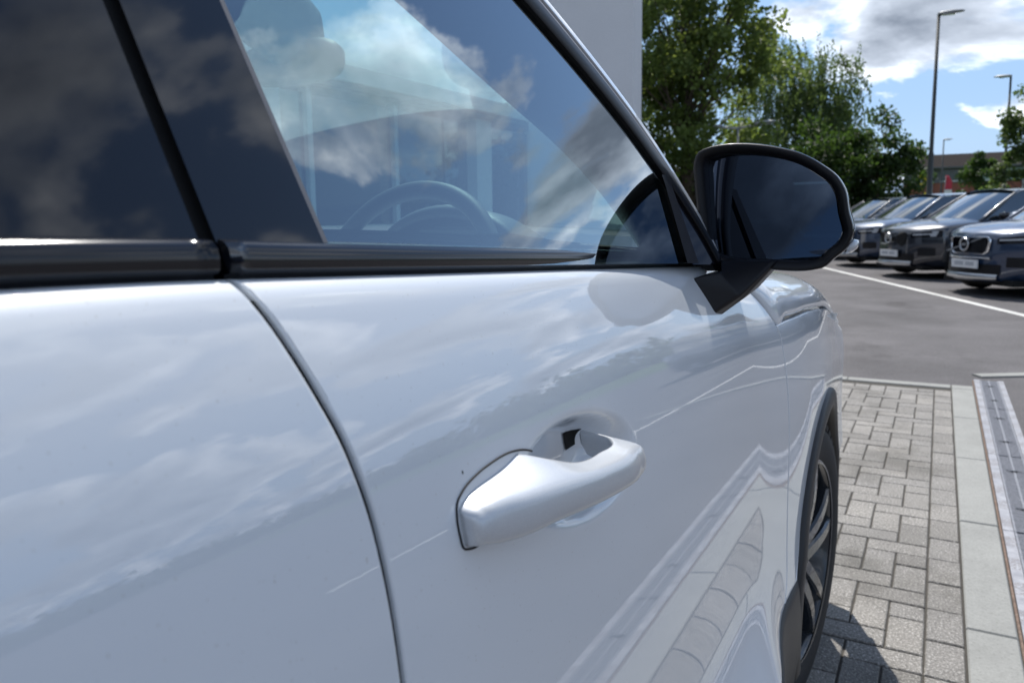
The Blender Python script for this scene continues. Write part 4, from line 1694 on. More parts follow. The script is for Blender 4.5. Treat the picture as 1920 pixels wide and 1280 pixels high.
def make_fleet_car(paint, framed_grille):
    root = empty('parked_car')
    zbon = smooth_curve([(-2.2, .98), (-1.0, 1.0), (0.0, .995), (0.95, .970), (1.4, .935), (1.75, .890), (1.95, .845), (2.06, .805), (2.15, .73)])
    zmid = smooth_curve([(-2.2, .99), (0.9, 1.015), (1.0, 1.03), (1.4, 1.005), (1.75, .955), (1.95, .905), (2.06, .865), (2.12, .83), (2.15, .79)])
    mb_ = MB()
    rings = []
    for y in np.concatenate([np.linspace(-2.15, 1.4, 22), np.concatenate([np.linspace(1.5, 1.95, 10), np.linspace(1.98, 2.148, 18)])]):
        w = max(half_w(y), 0.02)
        zs, zt_ = zbon(y), zmid(y)
        lowz = 0.20
        sec = [(0.0, lowz), (0.80 * w, lowz), (0.95 * w, lowz + 0.05), (0.985 * w, 0.40), (1.0 * w, 0.56), (1.0 * w, 0.70), (0.985 * w, lerp(.70, zs, .45)), (0.965 * w, lerp(.70, zs, .75)), (0.93 * w, zs - 0.015), (0.86 * w, zs + 0.004), (0.70 * w, lerp(zs, zt_, .55)), (0.45 * w, lerp(zs, zt_, .9)), (0.0, zt_)]
        ring = [(x, y, z) for x, z in sec] + [(-x, y, z) for x, z in sec[::-1][1:-1]]
        rings.append(ring)
    mb_.loft(rings, closed=True, cap=True)
    body = mb_.obj('body', paint, root, True)
    # roof
    mb_ = MB()
    rings = []
    for y in np.linspace(-1.85, 0.34, 16):
        zz_ = 1.50 + 0.05 * (1 - ((y + 0.6) / 1.0) ** 2 * 0.7)
        wd = 0.63 - 0.03 * sst(-1.2, -1.9, y)
        rings.append([(q * wd, y + 0.07 * (1 - q * q) * sst(0.0, 0.34, y), zz_ - 0.045 * abs(q) ** 2.5 + 0.0) for q in np.linspace(-1, 1, 15)])
    mb_.loft(rings)
    mb_.obj('roof', paint, root, True)
    # windscreen
    mb_ = MB()
    rings = []
    for v in np.linspace(0, 1, 9):
        ring = []
        for q in np.linspace(-1, 1, 15):
            bl = 1 - q * q
            ring.append((q * lerp(0.76, 0.615, v), lerp(1.02, 0.28, v) + lerp(0.16, 0.07, v) * bl - 0.03 * math.sin(math.pi * v), lerp(0.985, 1.475, v) + 0.035 * bl * v + 0.03 * bl * (1 - v) + 0.03 * math.sin(math.pi * v)))
        rings.append(ring)
    mb_.loft(rings)
    mb_.obj('windscreen', 'fleet_glass', root, True)
    for s in (1, -1):
        pl = MB()
        pl.tube([(s * lerp(0.775, 0.625, v), lerp(1.05, 0.27, v) - 0.02 * math.sin(math.pi * v), lerp(0.965, 1.475, v) + 0.03 * math.sin(math.pi * v)) for v in np.linspace(0, 1, 9)], 0.028, 8)
        pl.obj('a_pillar', paint, root, True)
        # side windows
        for ya, yb_, ya2, yb2_ in ((0.98, 0.05, 0.30, -0.02), (0.0, -0.88, -0.07, -0.92), (-0.93, -1.72, -0.97, -1.62)):
            sg = MB()
            rings = []
            for v in np.linspace(0, 1, 5):
                rings.append([(s * (lerp(0.815, 0.645, v) + 0.012 * math.sin(math.pi * v)), lerp(lerp(ya, ya2, v), lerp(yb_, yb2_, v), q), lerp(0.985, 1.462, v)) for q in np.linspace(0, 1, 5)])
            sg.loft(rings)
            sg.obj('side_window', 'fleet_glass', root, True)
        sh = MB()
        sh.loft([[(s * 0.83, y, 0.975), (s * 0.80, y, 1.0)] for y in (1.05, 0.0, -1.0, -1.8)])
        sh.loft([[(s * 0.805, 0.06, 0.985), (s * 0.805, -0.01, 0.985)], [(s * 0.64, -0.015, 1.465), (s * 0.64, -0.075, 1.465)]])
        sh.loft([[(s * 0.805, -0.87, 0.985), (s * 0.805, -0.94, 0.985)], [(s * 0.64, -0.91, 1.465), (s * 0.64, -0.98, 1.465)]])
        sh.obj('window_surround', 'gloss_black', root)
        # mirror
        mm = MB()
        rings = []
        for q, sc2 in ((-0.05, 0.75), (-0.03, 1.0), (0.02, 0.98), (0.07, 0.7), (0.095, 0.3)):
            rings.append([(s * (0.94 + 0.10 * sc2 * math.cos(a)), 0.72 + q, 1.06 + 0.068 * sc2 * math.copysign(abs(math.sin(a)) ** .8, math.sin(a))) for a in np.linspace(0, 2 * math.pi, 21)[:-1]])
        mm.loft(rings, closed=True, cap=True)
        mm.tube([(s * 0.80, 0.74, 0.97), (s * 0.90, 0.74, 1.02)], 0.03, 8)
        mm.obj('wing_mirror', paint if framed_grille else 'gloss_black', root, True)
        # headlamp: dark lens wrapped round the corner with light bars behind
        hl_ = MB()
        rings = []
        for x in np.linspace(0.47, 0.87, 14):
            q = (x - 0.47) / 0.40
            z0 = lerp(0.70, 0.72, q)
            z1 = lerp(0.775, 0.83, q)
            rings.append([(s * x, front_y(x) + 0.010, z) for z in np.linspace(z0, z1, 5)])
        hl_.loft(rings)
        lamp = hl_.obj('headlamp', 'gloss_black', root, True)
        for (xa, xb, za, zb_) in ((0.50, 0.82, 0.742, 0.764), (0.74, 0.81, 0.712, 0.742), (0.76, 0.83, 0.766, 0.798)):
            lb = MB()
            lb.loft([[(s * x, front_y(x) + 0.016, za + (x - 0.5) * 0.06), (s * x, front_y(x) + 0.016, zb_ + (x - 0.5) * 0.06)] for x in np.linspace(xa, xb, 8)])
            lb.obj('light_bar', 'clear_lens', lamp)
        # lower side intake
        it = MB()
        it.loft([[(s * x, front_y(x) + 0.008, z) for z in (0.40, 0.46, 0.53)] for x in np.linspace(0.58, 0.80, 8)])
        it.obj('side_intake', 'satin_black', root, True)
    # grille
    go_ = [(-.36, .80), (.36, .80), (.40, .755), (.37, .60), (.30, .555), (-.30, .555), (-.37, .60), (-.40, .755)]
    gp_ = MB()
    P = wrap_patch(go_, 0.012)
    gp_.add(P + [(0, front_y(0) + 0.012, 0.68)], [(i, (i + 1) % 8, 8) for i in range(8)])
    grille = gp_.obj('grille', 'dark_void', root)
    if framed_grille:
        fr2 = MB()
        inner = [(x * 0.93, 0.68 + (z - 0.68) * 0.86) for x, z in go_]
        A_ = wrap_patch(go_, 0.015)
        B_ = wrap_patch([(x * 0.965, 0.68 + (z - 0.68) * 0.93) for x, z in go_], 0.040)
        C_ = wrap_patch(inner, 0.016)
        fr2.loft([A_ + [A_[0]], B_ + [B_[0]], C_ + [C_[0]]])
        fr2.obj('grille_frame', 'chrome', grille, True)
        for k in range(21):
            x = -0.33 + 0.033 * k
            br = MB()
            zt_ = 0.775
            zb_ = 0.58 + 0.03 * max(0, (abs(x) - .25) / .1)
            br.box((x - 0.006, front_y(x) + 0.008, zb_), (x + 0.006, front_y(x) + 0.030, zt_))
            br.obj('grille_bar', 'gloss_black', grille)
    else:
        bar = MB()
        bar.loft([[(x, front_y(x) + 0.014, 0.575), (x, front_y(x) + 0.02, 0.59), (x, front_y(x) + 0.014, 0.60)] for x in np.linspace(0.10, 0.36, 8)])
        bar.obj('grille_bar', 'satin_metal', grille)
    # emblem: ring with an arrow at the upper right, on a diagonal bar
    em = MB()
    ye = front_y(0) + 0.045
    rings = []
    for k in range(33):
        a = 2 * math.pi * k / 32
        rings.append([(0.082 * math.cos(a) + 0.013 * math.cos(bq) * math.cos(a), ye + 0.010 * math.sin(bq), 0.69 + 0.082 * math.sin(a) + 0.013 * math.cos(bq) * math.sin(a)) for bq in np.linspace(0, 2 * math.pi, 9)])
    em.loft(rings)
    em.box((-0.045, ye - 0.008, 0.675), (0.045, ye + 0.006, 0.705))
    # arrow on the car's right, which is the left side when seen from in front
    em.add([(-0.055, ye, 0.745), (-0.105, ye, 0.795), (-0.105, ye, 0.755), (-0.075, ye, 0.725), (-0.055, ye + 0.012, 0.745), (-0.105, ye + 0.012, 0.795), (-0.105, ye + 0.012, 0.755), (-0.075, ye + 0.012, 0.725)],
           [(0, 1, 2, 3), (4, 7, 6, 5), (0, 4, 5, 1), (1, 5, 6, 2), (2, 6, 7, 3), (3, 7, 4, 0)])
    em.obj('emblem', 'satin_metal', grille)
    if framed_grille:
        db = MB()
        db.add([(0.36, ye - 0.012, 0.58), (-0.36, ye - 0.03, 0.79), (-0.35, ye - 0.03, 0.80), (0.37, ye - 0.012, 0.60)], [(0, 1, 2, 3)])
        db.obj('grille_bar', 'satin_metal', grille)
    # bumper pieces
    lo_ = MB()
    lo_.loft([[(x, front_y(x) + 0.006, z) for z in (0.30, 0.36, 0.43)] for x in np.linspace(-0.52, 0.52, 15)])
    lo_.obj('lower_intake', 'satin_black', root, True)
    sk_ = MB()
    sk_.loft([[(x, front_y(x) + 0.02, 0.30), (x, front_y(x) + 0.035, 0.27), (x, front_y(x) + 0.03, 0.225), (x, front_y(x) - 0.06, 0.20)] for x in np.linspace(-0.50, 0.50, 15)])
    sk_.obj('skid_lip', 'satin_metal', root, True)
    if framed_grille:
        ch = MB()
        ch.loft([[(x, front_y(x) + 0.012, 0.525), (x, front_y(x) + 0.035, 0.515), (x, front_y(x) + 0.012, 0.498)] for x in np.linspace(-0.40, 0.40, 15)])
        ch.obj('chrome_strip', 'chrome', root, True)
    pl_ = MB()
    pl_.add([(x, front_y(0.2) + dy, z) for x, dy, z in ((-.26, .05, .37), (.26, .05, .37), (.26, .055, .485), (-.26, .055, .485), (-.26, .03, .37), (.26, .03, .37), (.26, .035, .485), (-.26, .035, .485))],
            [(1, 0, 3, 2), (4, 5, 6, 7), (0, 4, 7, 3), (5, 1, 2, 6), (3, 7, 6, 2), (0, 1, 5, 4)])
    plate = pl_.obj('number_plate', 'plate_white', root)
    for xa, xb in ((-.20, -.03), (.01, .19)):
        ls = MB()
        ls.add([(x, front_y(0.2) + 0.0545, z) for x, z in ((xa, .405), (xb, .405), (xb, .455), (xa, .455))], [(1, 0, 3, 2)])
        ls.obj('faded_lettering', 'plate_smudge', plate)
    ut = MB()
    ut.box((-0.70, 0.9, 0.15), (0.70, 1.98, 0.23))
    ut.box((-0.88, -1.0, 0.17), (0.88, 0.9, 0.23))
    ut.obj('under_tray', 'dark_void', root)
    # wheels with black arch
    for s in (1, -1):
        for yc in (1.33, -1.37):
            wl = MB()
            wl.lathe_x([(s * 0.74, 0.20), (s * 0.74, 0.33), (s * 0.76, 0.352), (s * 0.90, 0.352), (s * 0.925, 0.33), (s * 0.93, 0.25), (s * 0.92, 0.235)], 32, (0, yc, 0.352))
            w_ = wl.obj('wheel', 'rubber', root, True)
            rm = MB()
            rm.lathe_x([(s * 0.918, 0.237), (s * 0.922, 0.228), (s * 0.90, 0.215), (s * 0.86, 0.18), (s * 0.86, 0.0)], 32, (0, yc, 0.352))
            rm.obj('rim', 'dark_alloy', w_, True)
            for k in range(5):
                a = 2 * math.pi * k / 5 + 0.2
                spn = MB()
                rr2 = []
                for q in np.linspace(0, 1, 4):
                    r_ = lerp(0.0, 0.225, q)
                    rr2.append([(s * (0.905 + dd), yc + r_ * math.cos(a) - e * math.sin(a), 0.352 + r_ * math.sin(a) + e * math.cos(a)) for e, dd in ((-0.022, -0.02), (-0.018, 0.008), (0.018, 0.008), (0.022, -0.02))])
                spn.loft(rr2, cap=False)
                spn.obj('spoke', 'machined_alloy', w_)
            ac = MB()
            rings = []
            for a in np.linspace(R(-6), R(186), 33):
                rings.append([(s * xx, yc + r_ * math.cos(a), 0.352 + r_ * math.sin(a)) for r_, xx in ((0.43, 0.90), (0.425, 0.932), (0.39, 0.936), (0.375, 0.925), (0.37, 0.80))])
            ac.loft(rings)
            ac.obj('arch_trim', 'cladding', root, True)
            dk = MB()
            nn_ = 24
            dk.add([(s * 0.9225, yc, 0.40)] + [(s * 0.9225, yc + 0.38 * math.cos(a), 0.352 + 0.38 * math.sin(a)) for a in np.linspace(R(-20), R(200), nn_)], [(0, i + 1, i + 2) for i in range(nn_ - 1)])
            dk.obj('arch_liner', 'dark_void', root)
        sl = MB()
        sl.loft([[(s * 0.925, y, 0.42), (s * 0.93, y, 0.36), (s * 0.91, y, 0.25)] for y in (-0.95, 0.92)])
        sl.obj('sill_cladding', 'cladding', root, True)
    return root


def copy_tree(o, parent=None):
    c = o.copy()
    COL.objects.link(c)
    c.parent = parent
    for chd in o.children:
        copy_tree(chd, c)
    return c


def place(o, front, heading, label):
    # front = point below the nose, heading = unit vector the car faces
    ang = math.atan2(-heading[0], heading[1])
    o.rotation_euler = (0, 0, ang)
    o.location = (front[0] - 2.15 * heading[0], front[1] - 2.15 * heading[1], 0)
    tag(o, label, 'car', 'dark cars parked in a row across the road')


hd_ = Vector((-0.83, -0.56)).normalized()
row0 = Vector((0.33, 12.35))
row_d = Vector((-1.10, 3.0))
car_a = make_fleet_car('navy_paint', True)
place(car_a, row0, hd_, 'navy parked SUV with chrome framed slatted grille, nearest of the parked row')
car_b = make_fleet_car('black_paint', False)
place(car_b, row0 + row_d, hd_, 'black parked SUV with dark unframed grille, second of the parked row')
car_c = make_fleet_car('slate_blue_paint', False)
place(car_c, row0 + row_d * 2, hd_, 'slate blue parked SUV half hidden behind the door mirror, third of the row')
car_d = copy_tree(car_b)
place(car_d, row0 + row_d * 3.02, hd_, 'farthest dark parked SUV, only its roof showing beside the door mirror')

# ================================================================== TREES
def leaf_cloud(centers, sizes, n, leaf, aspect=0.6, droop=None):
    """leaf quads scattered in clumps; returns verts, faces as arrays"""
    idx = rng.integers(0, len(centers), n)
    c = np.asarray(centers)[idx]
    s = np.asarray(sizes)[idx]
    d = rng.normal(size=(n, 3))
    d /= np.linalg.norm(d, axis=1)[:, None]
    r_ = rng.random(n) ** 0.5
    pos = c + d * (r_ * s)[:, None] * np.array([1, 1, 0.8])
    a = rng.normal(size=(n, 3))
    a[:, 2] *= 0.6
    a /= np.linalg.norm(a, axis=1)[:, None]
    bq = rng.normal(size=(n, 3))
    bq -= (bq * a).sum(1)[:, None] * a
    bq /= np.linalg.norm(bq, axis=1)[:, None]
    sz = leaf * rng.uniform(0.6, 1.35, n)
    return quads(pos, a, bq, sz, aspect)


def quads(pos, a, bq, sz, aspect):
    n = len(pos)
    u = a * sz[:, None] * 0.5
    w = bq * sz[:, None] * 0.5 * aspect
    nn_ = np.cross(a, bq) * (sz * 0.08)[:, None]
    V = np.empty((n, 4, 3))
    V[:, 0] = pos - u
    V[:, 1] = pos + w + nn_
    V[:, 2] = pos + u
    V[:, 3] = pos - w + nn_
    return V.reshape(-1, 3)


def quad_mesh(name, V, mat, parent=None):
    n = len(V) // 4
    me = bpy.data.meshes.new(name)
    me.vertices.add(len(V))
    me.vertices.foreach_set('co', np.asarray(V, np.float32).ravel())
    me.loops.add(4 * n)
    me.loops.foreach_set('vertex_index', np.arange(4 * n, dtype=np.int32))
    me.polygons.add(n)
    me.polygons.foreach_set('loop_start', np.arange(0, 4 * n, 4, dtype=np.int32))
    me.polygons.foreach_set('loop_total', np.full(n, 4, dtype=np.int32))
    me.update(calc_edges=True)
    me.materials.append(MATS[mat])
    o = bpy.data.objects.new(name, me)
    COL.objects.link(o)
    if parent:
        o.parent = parent
    return o


def tree(name, label, loc, height, crown_r, crown_base, n_leaf, leaf, leafmat, bark='bark', trunk_r=0.16, clumps=70, squash=1.0, group=None, top_narrow=0.5, hang=False, cat='tree', clump_size=0.30):
    root = empty(name, loc)
    tag(root, label, cat, group)
    cz0, cz1 = crown_base, height
    hc = (cz1 - cz0) / 2
    cen = []
    szs = []
    while len(cen) < clumps:
        p = rng.normal(size=3)
        p /= np.linalg.norm(p)
        rr_ = rng.random() ** 0.40
        q = p * rr_
        zrel = (q[2] + 1) / 2
        wmul = 1 - top_narrow * max(0, zrel - 0.45) * 1.2
        pt = np.array([q[0] * crown_r * wmul * squash, q[1] * crown_r * wmul, cz0 + hc + q[2] * hc])
        cen.append(pt)
        szs.append(crown_r * clump_size * rng.uniform(0.6, 1.25))
    tm = MB()
    lean = rng.normal(size=2) * 0.02 * height
    top = Vector((lean[0], lean[1], cz0 + (cz1 - cz0) * 0.75))
    tp = [Vector((0, 0, -0.05)), Vector((lean[0] * 0.2, lean[1] * 0.2, height * 0.25)), Vector((lean[0] * .6, lean[1] * .6, height * 0.5)), top]
    tm.tube(tp, [trunk_r * 1.25, trunk_r, trunk_r * 0.65, trunk_r * 0.15], 10)
    trunk = tm.obj('trunk', bark, root, True)
    lb = MB()
    order = rng.permutation(len(cen))[:max(12, clumps // 2)]
    for i in order:
        c_ = Vector(cen[i])
        zb_ = min(max(c_.z * 0.62, crown_base * 0.6), top.z * 0.95)
        f_ = zb_ / top.z
        st_ = Vector((lean[0] * f_, lean[1] * f_, zb_))
        mid = st_.lerp(c_, 0.5) + Vector(rng.normal(size=3) * 0.06 * crown_r)
        r0_ = trunk_r * 0.34 * (1 - 0.6 * f_)
        lb.tube([st_, mid, c_], [r0_, r0_ * 0.6, r0_ * 0.2], 5, cap=False)
    lb.obj('limbs', bark, root, True)
    if hang:
        # pendulous strands of small leaves
        V = []
        ns = n_leaf // 26
        for i in range(ns):
            c_ = np.array(cen[rng.integers(0, len(cen))]) + rng.normal(size=3) * crown_r * 0.18
            ln = rng.uniform(0.5, 1.8) * height / 8
            out = c_[:2] / (np.linalg.norm(c_[:2]) + 1e-6)
            k = 26
            tt_ = np.linspace(0, 1, k)
            pos = np.stack([c_[0] + out[0] * 0.25 * tt_ + rng.normal(size=k) * 0.05, c_[1] + out[1] * 0.25 * tt_ + rng.normal(size=k) * 0.05, c_[2] + 0.15 - ln * tt_], 1)
            a = rng.normal(size=(k, 3)) * 0.6
            a[:, 2] -= 1.0
            a /= np.linalg.norm(a, axis=1)[:, None]
            bq = rng.normal(size=(k, 3))
            bq -= (bq * a).sum(1)[:, None] * a
            bq /= np.linalg.norm(bq, axis=1)[:, None]
            V.append(quads(pos, a, bq, leaf * rng.uniform(0.6, 1.3, k), 0.6))
        V.append(leaf_cloud(cen, szs, n_leaf // 3, leaf))
        V = np.concatenate(V)
    else:
        V = leaf_cloud(cen, szs, n_leaf, leaf, 0.75)
    quad_mesh('crown', V, leafmat, root)
    return root


tree('broadleaf_tree', 'tall bright green broadleaf tree beside the white wall slab', (-7.0, 24.5, 0), 10.8, 3.1, 1.4, 30000, 0.15, 'leaf_maple', trunk_r=0.20, clumps=170, top_narrow=0.2, clump_size=0.21)
tree('broadleaf_tree', 'bright green tree standing behind the white wall slab, left of the tallest tree', (-11.5, 27.5, 0), 9.5, 3.0, 1.4, 9000, 0.19, 'leaf_maple', trunk_r=0.18, clumps=80, top_narrow=0.3)
tree('birch_tree', 'weeping birch with pale trunk behind the door mirror', (-6.4, 35.5, 0), 8.6, 2.3, 2.0, 15000, 0.13, 'leaf_birch', 'birch_bark', 0.11, 70, hang=True)
tree('birch_tree', 'second weeping birch with sparse drooping right side, above the door mirror', (-4.2, 35.0, 0), 7.6, 2.0, 1.8, 13000, 0.13, 'leaf_birch', 'birch_bark', 0.10, 60, hang=True)
tree('round_tree', 'dark dense low tree just right of the door mirror', (-2.0, 30.5, 0), 4.6, 1.55, 0.3, 10000, 0.14, 'leaf_dark', trunk_r=0.10, clumps=60, top_narrow=0.5)
tree('round_tree', 'dark dense low tree behind the upper edge of the door mirror', (-3.9, 30.0, 0), 4.4, 1.7, 0.2, 9000, 0.15, 'leaf_dark', trunk_r=0.10, clumps=60, top_narrow=0.3)
tree('shrub', 'yellow green shrub below the birches behind the door mirror', (-7.1, 31.0, 0), 4.6, 1.8, 0.2, 6000, 0.16, 'leaf_lime', trunk_r=0.08, clumps=45, cat='shrub')
tree('shrub', 'green bushy understorey shrub below the tall bright tree', (-7.4, 27.0, 0), 3.2, 1.9, 0.1, 6000, 0.17, 'leaf_dark', trunk_r=0.08, clumps=45, cat='shrub')
tree('roadside_tree', 'green leafy tree at the right edge of the picture', (2.85, 33.9, 0), 5.7, 1.45, 0.6, 9000, 0.14, 'leaf_birch', trunk_r=0.10, clumps=50)
tree('roadside_tree', 'small spreading tree standing before the brick building', (2.3, 70.0, 0), 5.6, 1.9, 0.8, 5000, 0.22, 'leaf_dark', trunk_r=0.15, clumps=40, top_narrow=0.8)
tree('shrub', 'small bright yellow shrub at the foot of the nearest lamp post', (-1.15, 60.0, 0), 3.9, 0.55, 1.2, 900, 0.22, 'leaf_yellow', trunk_r=0.08, clumps=12, cat='shrub')

# far belt of woodland all round the site, one mass
V = []
for i in range(900):
    a = rng.uniform(0, 2 * math.pi)
    rr_ = rng.uniform(105, 150)
    # leave the gap where the brick building stands
    xx, yy = rr_ * math.sin(a), rr_ * math.cos(a)
    hgt = rng.uniform(3.0, 5.5) + 1.6 * math.sin(a * 5) + 1.0 * math.sin(a * 13 + 1)
    if abs(math.atan2(xx, yy) - 0.02) < 0.09:
        hgt = min(hgt, 4.0)
    cz = np.stack([np.full(14, xx), np.full(14, yy), rng.uniform(0.4, max(1.0, hgt), 14)], 1) + rng.normal(size=(14, 3)) * np.array([1.8, 1.8, 0.3])
    V.append(leaf_cloud(cz, np.full(14, 1.7), 110, 0.95, 0.9))
wood = quad_mesh('woodland', np.concatenate(V), 'leaf_dark')
tag(wood, 'distant belt of dark green trees along the horizon', 'woodland', kind='stuff')

# ================================================================== LAMP POSTS
def lamp_post(label, loc, height, r0_, az, double=False, mat='lamp_post_paint', group='street lamps'):
    root = empty('lamp_post', loc)
    tag(root, label, 'street lamp', group)
    pm_ = MB()
    pm_.tube([(0, 0, -0.02), (0, 0, 1.1), (0, 0, 1.12), (0, 0, height * 0.42), (0, 0, height * 0.425), (0, 0, height)], [r0_ * 1.35, r0_ * 1.35, r0_, r0_ * 0.92, r0_ * 0.72, r0_ * 0.5], 14)
    pm_.obj('pole', mat, root, True)
    for sgn in ((1, -1) if double else (1,)):
        d = Vector((math.sin(az), math.cos(az), 0)) * sgn
        sdv = Vector((d.y, -d.x, 0))
        br = MB()
        reach = 0.55 if double else 0.05
        br.tube([Vector((0, 0, height - 0.05)), d * reach + Vector((0, 0, height + 0.02))], 0.035, 8)
        br.obj('bracket', mat, root, True)
        hd2 = MB()
        rings = []
        for q, w, th_ in ((0.0, 0.08, 0.05), (0.12, 0.13, 0.075), (0.40, 0.155, 0.085), (0.62, 0.13, 0.055), (0.70, 0.07, 0.02)):
            c_ = d * (reach - 0.08 + q) + Vector((0, 0, height + 0.03 + 0.05 * q))
            rings.append([c_ + sdv * w * math.cos(a) + Vector((0, 0, 1)) * (th_ * math.sin(a) if math.sin(a) > 0 else 0.25 * th_ * math.sin(a)) for a in np.linspace(0, 2 * math.pi, 17)[:-1]])
        hd2.loft(rings, closed=True, cap=True)
        head = hd2.obj('lamp_head', 'lamp_grey', root, True)
        ln = MB()
        c_ = d * (reach + 0.22) + Vector((0, 0, height + 0.022))
        ln.add([c_ + d * a - sdv * b2 for a, b2 in ((-0.2, -0.09), (0.2, -0.09), (0.2, 0.09), (-0.2, 0.09))] + [c_ + Vector((0, 0, -0.03)) + d * a - sdv * b2 for a, b2 in ((-0.16, -0.07), (0.16, -0.07), (0.16, 0.07), (-0.16, 0.07))],
               [(0, 1, 5, 4), (1, 2, 6, 5), (2, 3, 7, 6), (3, 0, 4, 7), (4, 5, 6, 7)])
        ln.obj('lens', 'clear_lens', head)
    return root


lamp_post('tall dark lamp post, nearest and largest, rising behind the parked cars', (-0.36, 27.0, 0), 6.9, 0.085, R(80))
lamp_post('dark lamp post close to the right edge tree', (2.36, 41.0, 0), 6.95, 0.085, R(-70))
lamp_post('small far lamp post in front of the brick building', (-0.12, 75.0, 0), 7.1, 0.09, R(80))
lamp_post('grey twin headed lamp post between the trees above the door mirror', (-5.45, 24.0, 0), 3.75, 0.055, R(95), True, 'lamp_grey')

# ================================================================== BRICK BUILDING
bb = empty('brick_building', (6.0, 92.0, 0))
tag(bb, 'low two storey brick building with hipped grey brown roof beyond the car park', 'building')
mb = MB()
mb.box((-9.6, 0, 0), (14, 12, 2.6))
mb.box((-9.6, 0.0, 2.6), (14, 12, 4.15))
mb.obj('wall', 'brick_wall', bb)
mb = MB()
mb.box((-9.62, -0.05, 4.15), (14.02, 12, 5.75))
mb.obj('upper_wall', 'building_grey', bb)
mb = MB()
mb.add([(-10.4, -0.8, 5.72), (14.8, -0.8, 5.72), (14.8, 12.8, 5.72), (-10.4, 12.8, 5.72), (-8.0, 5.0, 7.35), (12.4, 5.0, 7.35)],
       [(0, 1, 5, 4), (1, 2, 5), (2, 3, 4, 5), (3, 0, 4), (0, 3, 2, 1)])
roofb = mb.obj('roof', 'roof_tile', bb)
mb = MB()
mb.box((-10.45, -0.9, 5.60), (14.85, -0.8, 5.75))
mb.obj('gutter', 'building_grey', roofb)
for i in range(9):
    x = -8.8 + i * 2.6
    mb = MB()
    mb.box((x, -0.12, 4.35), (x + 1.9, -0.06, 5.45))
    w_ = mb.obj('window', 'far_window_blind' if i in (2, 3) else 'far_window', bb)
    mb = MB()
    mb.box((x - 0.08, -0.16, 4.27), (x + 1.98, -0.13, 4.35))
    mb.obj('sill', 'frame_white', w_)
    mb = MB()
    mb.box((x + 0.92, -0.15, 4.35), (x + 0.98, -0.125, 5.45))
    mb.obj('mullion', 'building_grey', w_)
    mb = MB()
    mb.box((x, -0.06, 0.6), (x + 1.9, -0.003, 2.3))
    mb.obj('window', 'far_window', bb)
for x in (-7.0, 0.9, 6.2):
    mb = MB()
    mb.tube([(x, -0.2, 0), (x, -0.2, 5.6)], 0.09, 8)
    mb.obj('downpipe', 'lamp_grey', bb)
# feather flag
fg = empty('feather_flag', (0.10, 62.0, 0))
tag(fg, 'red and white feather flag standing before the brick building', 'flag')
mb = MB()
mb.tube([(0, 0, 0), (0, 0, 2.4), (0.06, 0, 3.6)], [0.03, 0.025, 0.012], 8)
mb.obj('pole', 'lamp_grey', fg, True)
for nm, z0, z1, mtn in (('red_panel', 2.7, 3.65, 'flag_red'), ('white_panel', 1.6, 2.7, 'flag_white')):
    mb = MB()
    rings = []
    for z in np.linspace(z0, z1, 8):
        wdt = 0.42 * (1 - 0.55 * sst(3.2, 3.7, z))
        ring = []
        for q in np.linspace(0, 1, 6):
            ring.append((0.03 + q * wdt, 0.05 * math.sin(q * 5 + z * 2), z))
        rings.append(ring)
    mb.loft(rings)
    o_ = mb.obj(nm, mtn, fg, True)
    md = o_.modifiers.new('thick', 'SOLIDIFY')
    md.thickness = 0.01

# ================================================================== SHOWROOM AND WALL SLAB
sh = empty('showroom', (-9.0, 10.0, 0))
tag(sh, 'low glass fronted showroom with pale columns, seen through the car windows', 'building')


def shp(mb_, name, mat, par=None, smooth=False):
    o_ = mb_.obj(name, mat, None, smooth)
    o_.parent = par or sh
    if par is None:
        o_.matrix_parent_inverse = Matrix.Translation((9.0, -10.0, 0))
    return o_


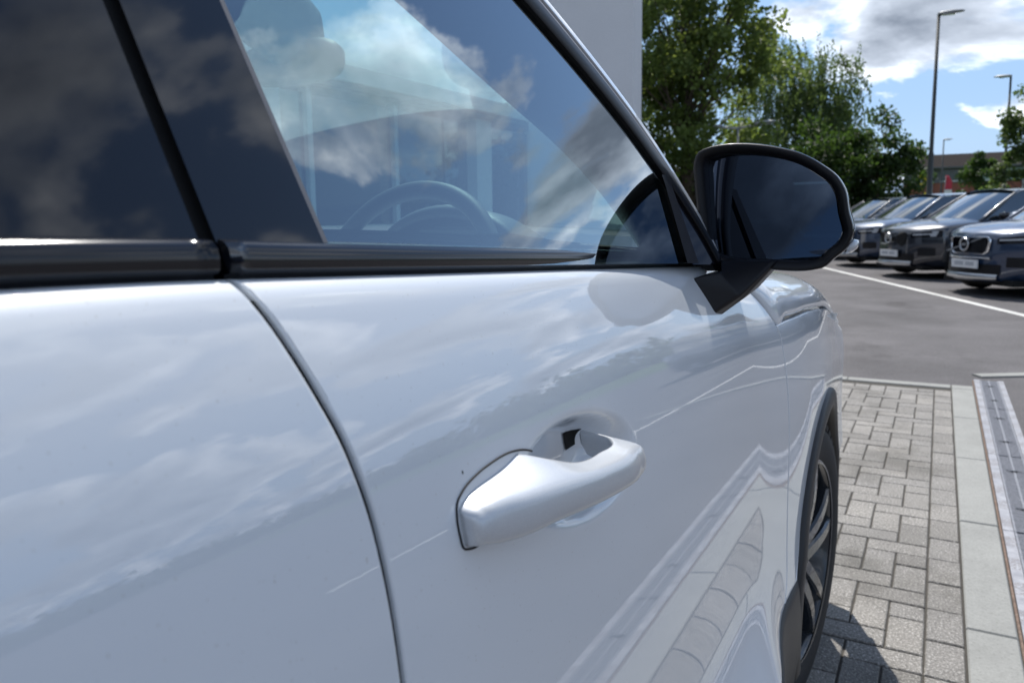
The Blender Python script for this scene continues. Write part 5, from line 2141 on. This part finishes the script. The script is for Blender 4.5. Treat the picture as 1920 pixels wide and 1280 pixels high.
mb = MB()
mb.box((-22, -14, 0.0), (-21.7, 21, 3.3))
mb.box((-22, 20.7, 0.0), (-9.3, 21, 3.3))
mb.box((-22, -14, 0.0), (-9.3, -13.7, 3.3))
shp(mb, 'back_wall', 'interior_grey')
mb = MB()
mb.box((-22, -14, 0.0), (-9.2, 21, 0.02))
shp(mb, 'floor', 'interior_grey')
mb = MB()
mb.box((-22.2, -14.4, 3.28), (-8.9, 21.2, 3.30))
mb.box((-22.2, -14.4, 3.30), (-8.75, 21.2, 3.62))
roof_s = shp(mb, 'roof', 'interior_grey')
mb = MB()
mb.box((-8.75, -14.4, 3.40), (-8.66, 21.2, 3.66))
shp(mb, 'fascia', 'frame_white', roof_s).parent = sh
roof_s_kids = [o for o in bpy.data.objects if o.name.startswith('fascia')]
for o_ in roof_s_kids:
    o_.matrix_parent_inverse = Matrix.Translation((9.0, -10.0, 0))
mb = MB()
mb.box((-9.35, 5.5, 0.0), (-9.0, 9.0, 3.28))
shp(mb, 'end_panel', 'white_render')
bays = [(-14, -10.2), (-10.2, -6.3), (-6.3, -2.4), (-2.4, 1.5), (1.5, 5.4), (9.1, 9.75), (9.75, 12.05), (12.05, 14.75), (15.35, 17.6), (17.6, 20.8)]
for ya, yb_ in bays:
    mb = MB()
    mb.box((-9.20, ya + 0.06, 0.25), (-9.19, yb_ - 0.06, 3.2))
    pn = shp(mb, 'glass_pane', 'showroom_glass')
for yc_ in (-14, -10.2, -6.3, -2.4, 1.5, 9.75, 12.05, 17.6, 18.3, 20.8):
    mb = MB()
    mb.box((-9.26, yc_ - 0.055, 0.0), (-9.10, yc_ + 0.055, 3.28))
    shp(mb, 'mullion', 'frame_white')
mb = MB()
mb.box((-9.30, 14.72, 0.0), (-8.95, 15.36, 3.28))
shp(mb, 'column', 'white_render')
mb = MB()
mb.box((-9.25, -14, 0.0), (-9.15, 20.8, 0.25))
shp(mb, 'plinth', 'frame_white')
# a white display counter inside
mb = MB()
mb.box((-14.5, 10.5, 0.02), (-13.7, 16.5, 1.05))
shp(mb, 'counter', 'frame_white')

wl_ = empty('wall_slab', (-6.15, 14.0, 0))
tag(wl_, 'tall plain white wall slab standing left of the trees, above the windscreen pillar', 'wall')
mb = MB()
mb.box((-1.15, 0, 0), (1.05, 0.45, 7.6))
sl_ = mb.obj('slab', 'white_render', wl_)
bevel_mod(sl_, 0.01, 1)
mb = MB()
mb.box((-1.20, -0.05, 7.6), (1.10, 0.50, 7.68))
mb.obj('coping', 'lamp_grey', wl_)
